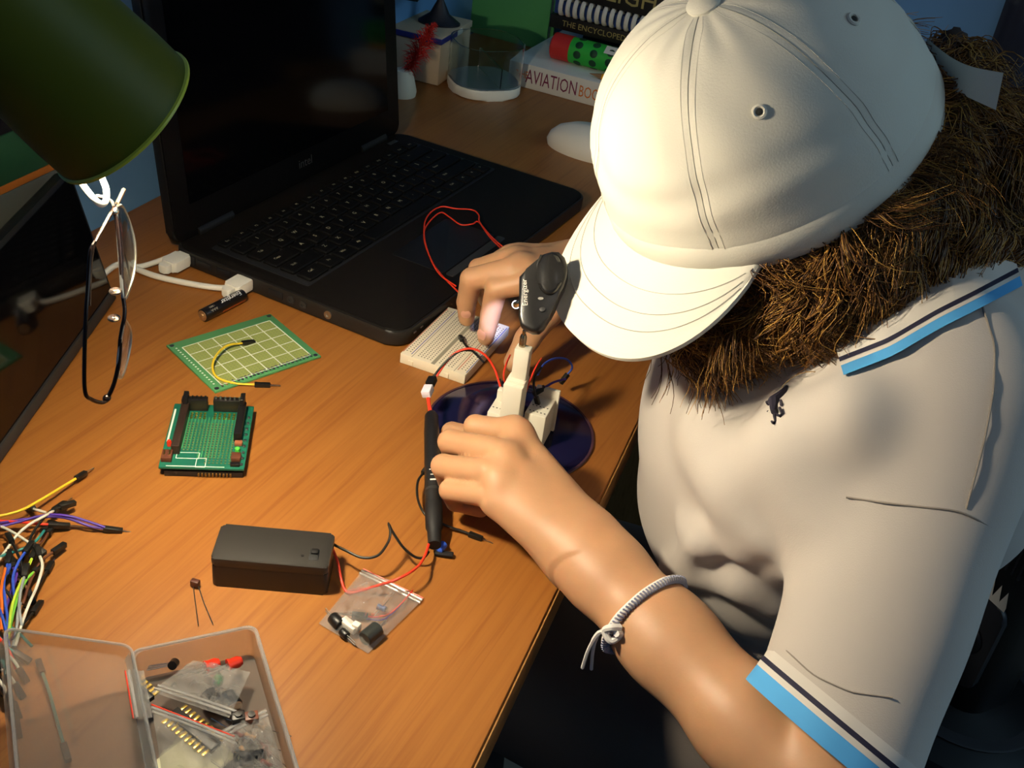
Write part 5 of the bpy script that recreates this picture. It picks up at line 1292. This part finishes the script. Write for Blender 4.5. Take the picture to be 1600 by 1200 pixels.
# ------------------------------------------------------------------ hair
m_hairb = mat('hair_under', '24150B', .7)
hf = Field((70, 380, 90), (330, 700, 330), 3.)
blobs = [(1275, 425, 584, 30), (1185, 466, 602, 23), (1134, 498, 604, 16), (1095, 520, 608, 10), (1225, 456, 596, 24), (1330, 415, 586, 38), (1410, 350, 600, 42), (1490, 290, 612, 44), (1560, 290, 622, 40), (1540, 225, 640, 26), (1620, 290, 640, 42), (1265, 456, 588, 24), (1330, 448, 588, 24), (1150, 508, 606, 12), (1430, 430, 596, 34), (1500, 380, 606, 32), (1580, 350, 622, 32), (1480, 60, 690, 14), (1490, 110, 670, 16)]
HB = [(dp(x, y, d), r) for x, y, d, r in blobs]
for i, (c, r) in enumerate(HB): hf.ell(c, (r, r, r), None, 16)
hf.ell(hp_(-14, 0, -30), (78, 70, 76), HR, 14)
# keep the cap's inside free of hair
sl, gg = hf.sub(hf.lo, hf.lo+hf.h*(hf.n-1)); du = sum((gg[i]-np.float32(HC[i]))*np.float32(HU[i]) for i in range(3)); dfw = sum((gg[i]-np.float32(HC[i]))*np.float32(HF[i]) for i in range(3))
dl = sum((gg[i]-np.float32(HC[i]))*np.float32(HL[i]) for i in range(3))
inside = np.sqrt((dfw/np.float32(CA-6))**2+(dl/np.float32(CB-6))**2)
hf.f[:] = np.where(du > -4, np.maximum(hf.f, np.where(inside < 1.35, du+4, -99)), hf.f)
hf.f[:] = np.maximum(hf.f, np.where(dfw > 30, np.where(dl > 34, dfw-92, dfw-52), -99))
hv, hfc = hf.mesh()
hair = npmesh('hair', hv, hfc, m_hairb, person, label='long curly brown hair')
# strands, grown in curling locks
HA = hv[hfc[:, 0]]; HN = np.cross(hv[hfc[:, 1]]-HA, hv[hfc[:, 2]]-HA); HN /= np.linalg.norm(HN, axis=1)[:, None]+1e-9
_du = (HA-HC)@HU; HIDS = np.flatnonzero((((EYE-HA)*HN).sum(1) > -40) & (_du < -3))
_r = np.random.default_rng(21); NL = 520; LROOT = _r.choice(HIDS, NL)
LDIR = -.62*HU-.30*HF+V(.0, -.12, -.55)+_r.normal(size=(NL, 3))*.42; LPH = _r.uniform(0, 6.28, NL); LFR = _r.uniform(.8, 1.7, NL); LAM = _r.uniform(3., 6.5, NL); LLEN = _r.uniform(20, 46, NL)
def strands(n, seed, mname, c, rad, jit):
    r = np.random.default_rng(seed); k = r.choice(HIDS, n); P0 = HA[k]; N0 = HN[k]
    lk = np.empty(n, int); roots = HA[LROOT]
    for i in range(0, n, 500): lk[i:i+500] = ((P0[i:i+500, None]-roots[None])**2).sum(2).argmin(1)
    L_ = LLEN[lk]*r.uniform(.6, 1.15, n); T = LDIR[lk]+r.normal(size=(n, 3))*jit; T -= N0*(T*N0).sum(1)[:, None]*.9; T /= np.linalg.norm(T, axis=1)[:, None]+1e-9
    sd = np.cross(T, N0); ph = LPH[lk]+r.normal(size=n)*.35; fr = LFR[lk]; am = LAM[lk]*r.uniform(.7, 1.2, n); K = 12; pts = np.zeros((n, K, 3)); pts[:, 0] = P0-N0
    fly = np.where(r.random(n) < .06, r.uniform(3, 9, n), 0)
    for i in range(1, K):
        t = i/(K-1); g = min(1, t*2.5)
        pts[:, i] = P0+T*(L_*t)[:, None]+sd*(am*(np.sin(ph+fr*6.28*t)-np.sin(ph)))[:, None]+N0*(g*(1.4+am*.45*(1+np.cos(ph+fr*6.28*t)))+fly*t-(L_*.16)*t*t)[:, None]
    over = ((pts-HC)@HU); pts -= HU*np.maximum(over+3, 0)[..., None]
    tn = np.gradient(pts, axis=1); tn /= np.linalg.norm(tn, axis=2)[..., None]+1e-9
    u = np.cross(tn, N0[:, None]); u /= np.linalg.norm(u, axis=2)[..., None]+1e-9; w = np.cross(tn, u)
    rr = (rad*np.linspace(1, .35, K))[None, :, None]; vs = np.stack([pts+(u*math.cos(x)+w*math.sin(x))*rr for x in (0, 2.094, 4.189)], 2)
    base = (np.arange(n)*K*3)[:, None, None]; i = np.arange(K-1)[None, :, None]*3; q = np.arange(3)[None, None, :]; q2 = (q+1) % 3
    fs = np.stack([base+i+q, base+i+q2, base+i+3+q2, base+i+3+q], -1).reshape(-1, 4)
    npmesh('hair_strands', vs.reshape(-1, 3), fs, mat(mname, c, .45, spec=.35), hair, kind='stuff')
strands(8000, 3, 'hair_dark', '4C3016', .5, .06)
strands(9500, 4, 'hair_mid', '7C5424', .42, .08)
strands(4500, 5, 'hair_light', 'B4883F', .34, .12)

# ------------------------------------------------------------------ bracelet
wb = WRL+(ELL-WRL)*.265; ab = nrm(ELL-WRL)
b_top, b_bot = body.hit(1030, 912, 450, 800), body.hit(968, 972, 450, 800)
lt = nrm((b_top-b_bot)-ab*((b_top-b_bot)@ab)); cc = (b_top+b_bot)/2; nn = np.cross(ab, lt)
if nn@(EYE-cc) < 0: nn = -nn
rad = np.linalg.norm(b_top-b_bot)/2
cc = ELL+ab*((cc-ELL)@ab)
def ring_pt(a):
    d = lt*math.cos(a)+nn*math.sin(a); lo, hi = 5., 60.
    for r in np.arange(8, 60, .5):
        i = np.round((cc+d*r-body.lo)/body.h).astype(int)
        if body.f[tuple(np.clip(i, 0, body.n-1))] > 0: return cc+d*(r+1.9)
    return cc+d*30
RP = [ring_pt(a) for a in np.linspace(0, 2*math.pi, 64, endpoint=False)]
RP = np.array(RP)
for _ in range(3): RP = (np.roll(RP, 1, 0)+2*RP+np.roll(RP, -1, 0))/4
m_cord = mat('white_cord', 'E3DFD8', .75); m_cordb = mat('grey_blue_cord', '9FA2B8', .75)
brc = part('bracelet', MB().tube(list(RP), 2.3, 10, closed=True), m_cord, person, label='white braided cord bracelet')
wv = MB()
for i in range(84):
    a = i/84*64; k = int(a); p = RP[k]*(1-(a-k))+RP[(k+1) % 64]*(a-k); t = nrm(RP[(k+1) % 64]-RP[k]); o = nrm(p-cc)
    s = np.cross(t, o); wv.tube([p+s*1.6-o*.2+t*.7, p+o*2.5, p-s*2.3+o*.9-t*.7, p-s*2.2-o*1], .62, 5)
part('braid', wv, m_cordb, brc, smooth=60)
kn_ = dp(962, 990, float((b_bot-EYE)@_F)-4)
part('knot', MB().tube(spline([kn_+V(2, 2, 3), kn_+V(-3, 0, 4), kn_+V(-6, 1, 0), kn_+V(-2, -2, -4), kn_+V(3, 1, -1), kn_+V(0, -2, 2)], 5), 1.9, 8), m_cord, brc)
for dx in (0, 5): part('cord_end', MB().tube(spline([kn_+V(-5, 1, 0), kn_+V(-9, 2, -4), kn_+V(-12+dx*.5, 3, -18), kn_+V(-13+dx, 4, -34)], 5), [1.3]*8+[1.0]*8, 6), m_cord, brc)

# ------------------------------------------------------------------ clip light on the brim
cl0 = V(*(HM@Vector(tuple(brimp(.02, 1.0))))); CD = float((cl0-EYE)@_F)+9
PXM = FPX/CD
cf = frame(dp(850, 455, CD), nrm(_R-.12*_F), nrm(_U+.18*_F))
clip = thing('clip_light', 'black clip-on reading light gripping the edge of the cap brim', 'lamp', M=cf)
pp = lambda px, py: ((px-850)/PXM, -(py-455)/PXM)
OL = [pp(*q) for q in [(811, 432), (822, 421), (838, 407), (848, 396), (862, 392), (873, 393), (882, 402), (887, 418), (886, 434), (881, 452), (872, 468), (866, 484), (860, 496), (850, 514), (842, 521), (832, 521), (822, 516), (814, 510), (811, 494)]][::-1]
m_clip = mat('clip_black', '151413', .32)
part('body', MB().prism(OL, -8, 3, bev=2.2, seg=3), m_clip, clip, local=True)
OV = [pp(860+21*math.cos(a), 430+34*math.sin(a)) for a in np.linspace(0, -2*math.pi, 28, endpoint=False)]
part('thumb_pad', MB().prism([(x, y) for x, y in OV], 2, 6, bev=2.2, seg=3), mat('clip_gloss', '1A1918', .22), clip, local=True)
for k in range(3):
    x = 842+k*6; part('ridge', MB().tube(spline([(*pp(x+4, 400+k*1), 3.8), (*pp(x, 412), 5), (*pp(x-2, 426), 3.8)], 4), .75, 6), m_clip, clip, local=True)
part('slot', MB().prism([pp(846+4.5*math.cos(a), 469+2.2*math.sin(a)) for a in np.linspace(0, -6.283, 14)[:-1]], 2.8, 3.5), m_tin, clip, local=True)
part('switch', MB().prism([pp(849+5*math.cos(a), 487+4*math.sin(a)) for a in np.linspace(0, -6.283, 14)[:-1]], 2.8, 4, bev=.4), m_black2, clip, local=True)
part('side_lettering', MB().text('Energizer', 4.0, frame((*pp(821, 459), 3.15), (-.06, 1, 0), (-1, -.06, 0)), .05), mat('clip_print', 'C9C2B8', .6), clip, local=True, smooth=None, label='pale lettering down the side')
part('jaw', MB().box((3, 4, -9.5), (10, 16, 3), bev=1), m_clip, clip, local=True)
nz = part('lamp_arm', MB().tube(spline([(*pp(814, 470), -4), (*pp(808, 470), -6), (*pp(803, 470), -9)], 4), 2, 10), m_metal, clip, local=True)
lm = part('led', MB().ball((*pp(803, 469), -10), 2.4), mat('led_glow', 'FFFFFF', .3, emit=((.75, .8, 1), 4)), clip, local=True)
src = cf @ Vector((*pp(801, 474), -16)); tgt = at(778, 500, 34)
sl_ = bpy.data.lights.new('clip_led_beam', 'SPOT'); sl_.energy = CLIP_LED_W; sl_.color = (.5, .55, 1); sl_.spot_size = math.radians(9); sl_.spot_blend = .7; sl_.shadow_soft_size = .003
so = bpy.data.objects.new('clip_led_beam', sl_); COL.objects.link(so); so.location = Vector(src)*MM
so.rotation_euler = (Vector(tgt)-Vector(src)).to_track_quat('-Z', 'Y').to_euler()
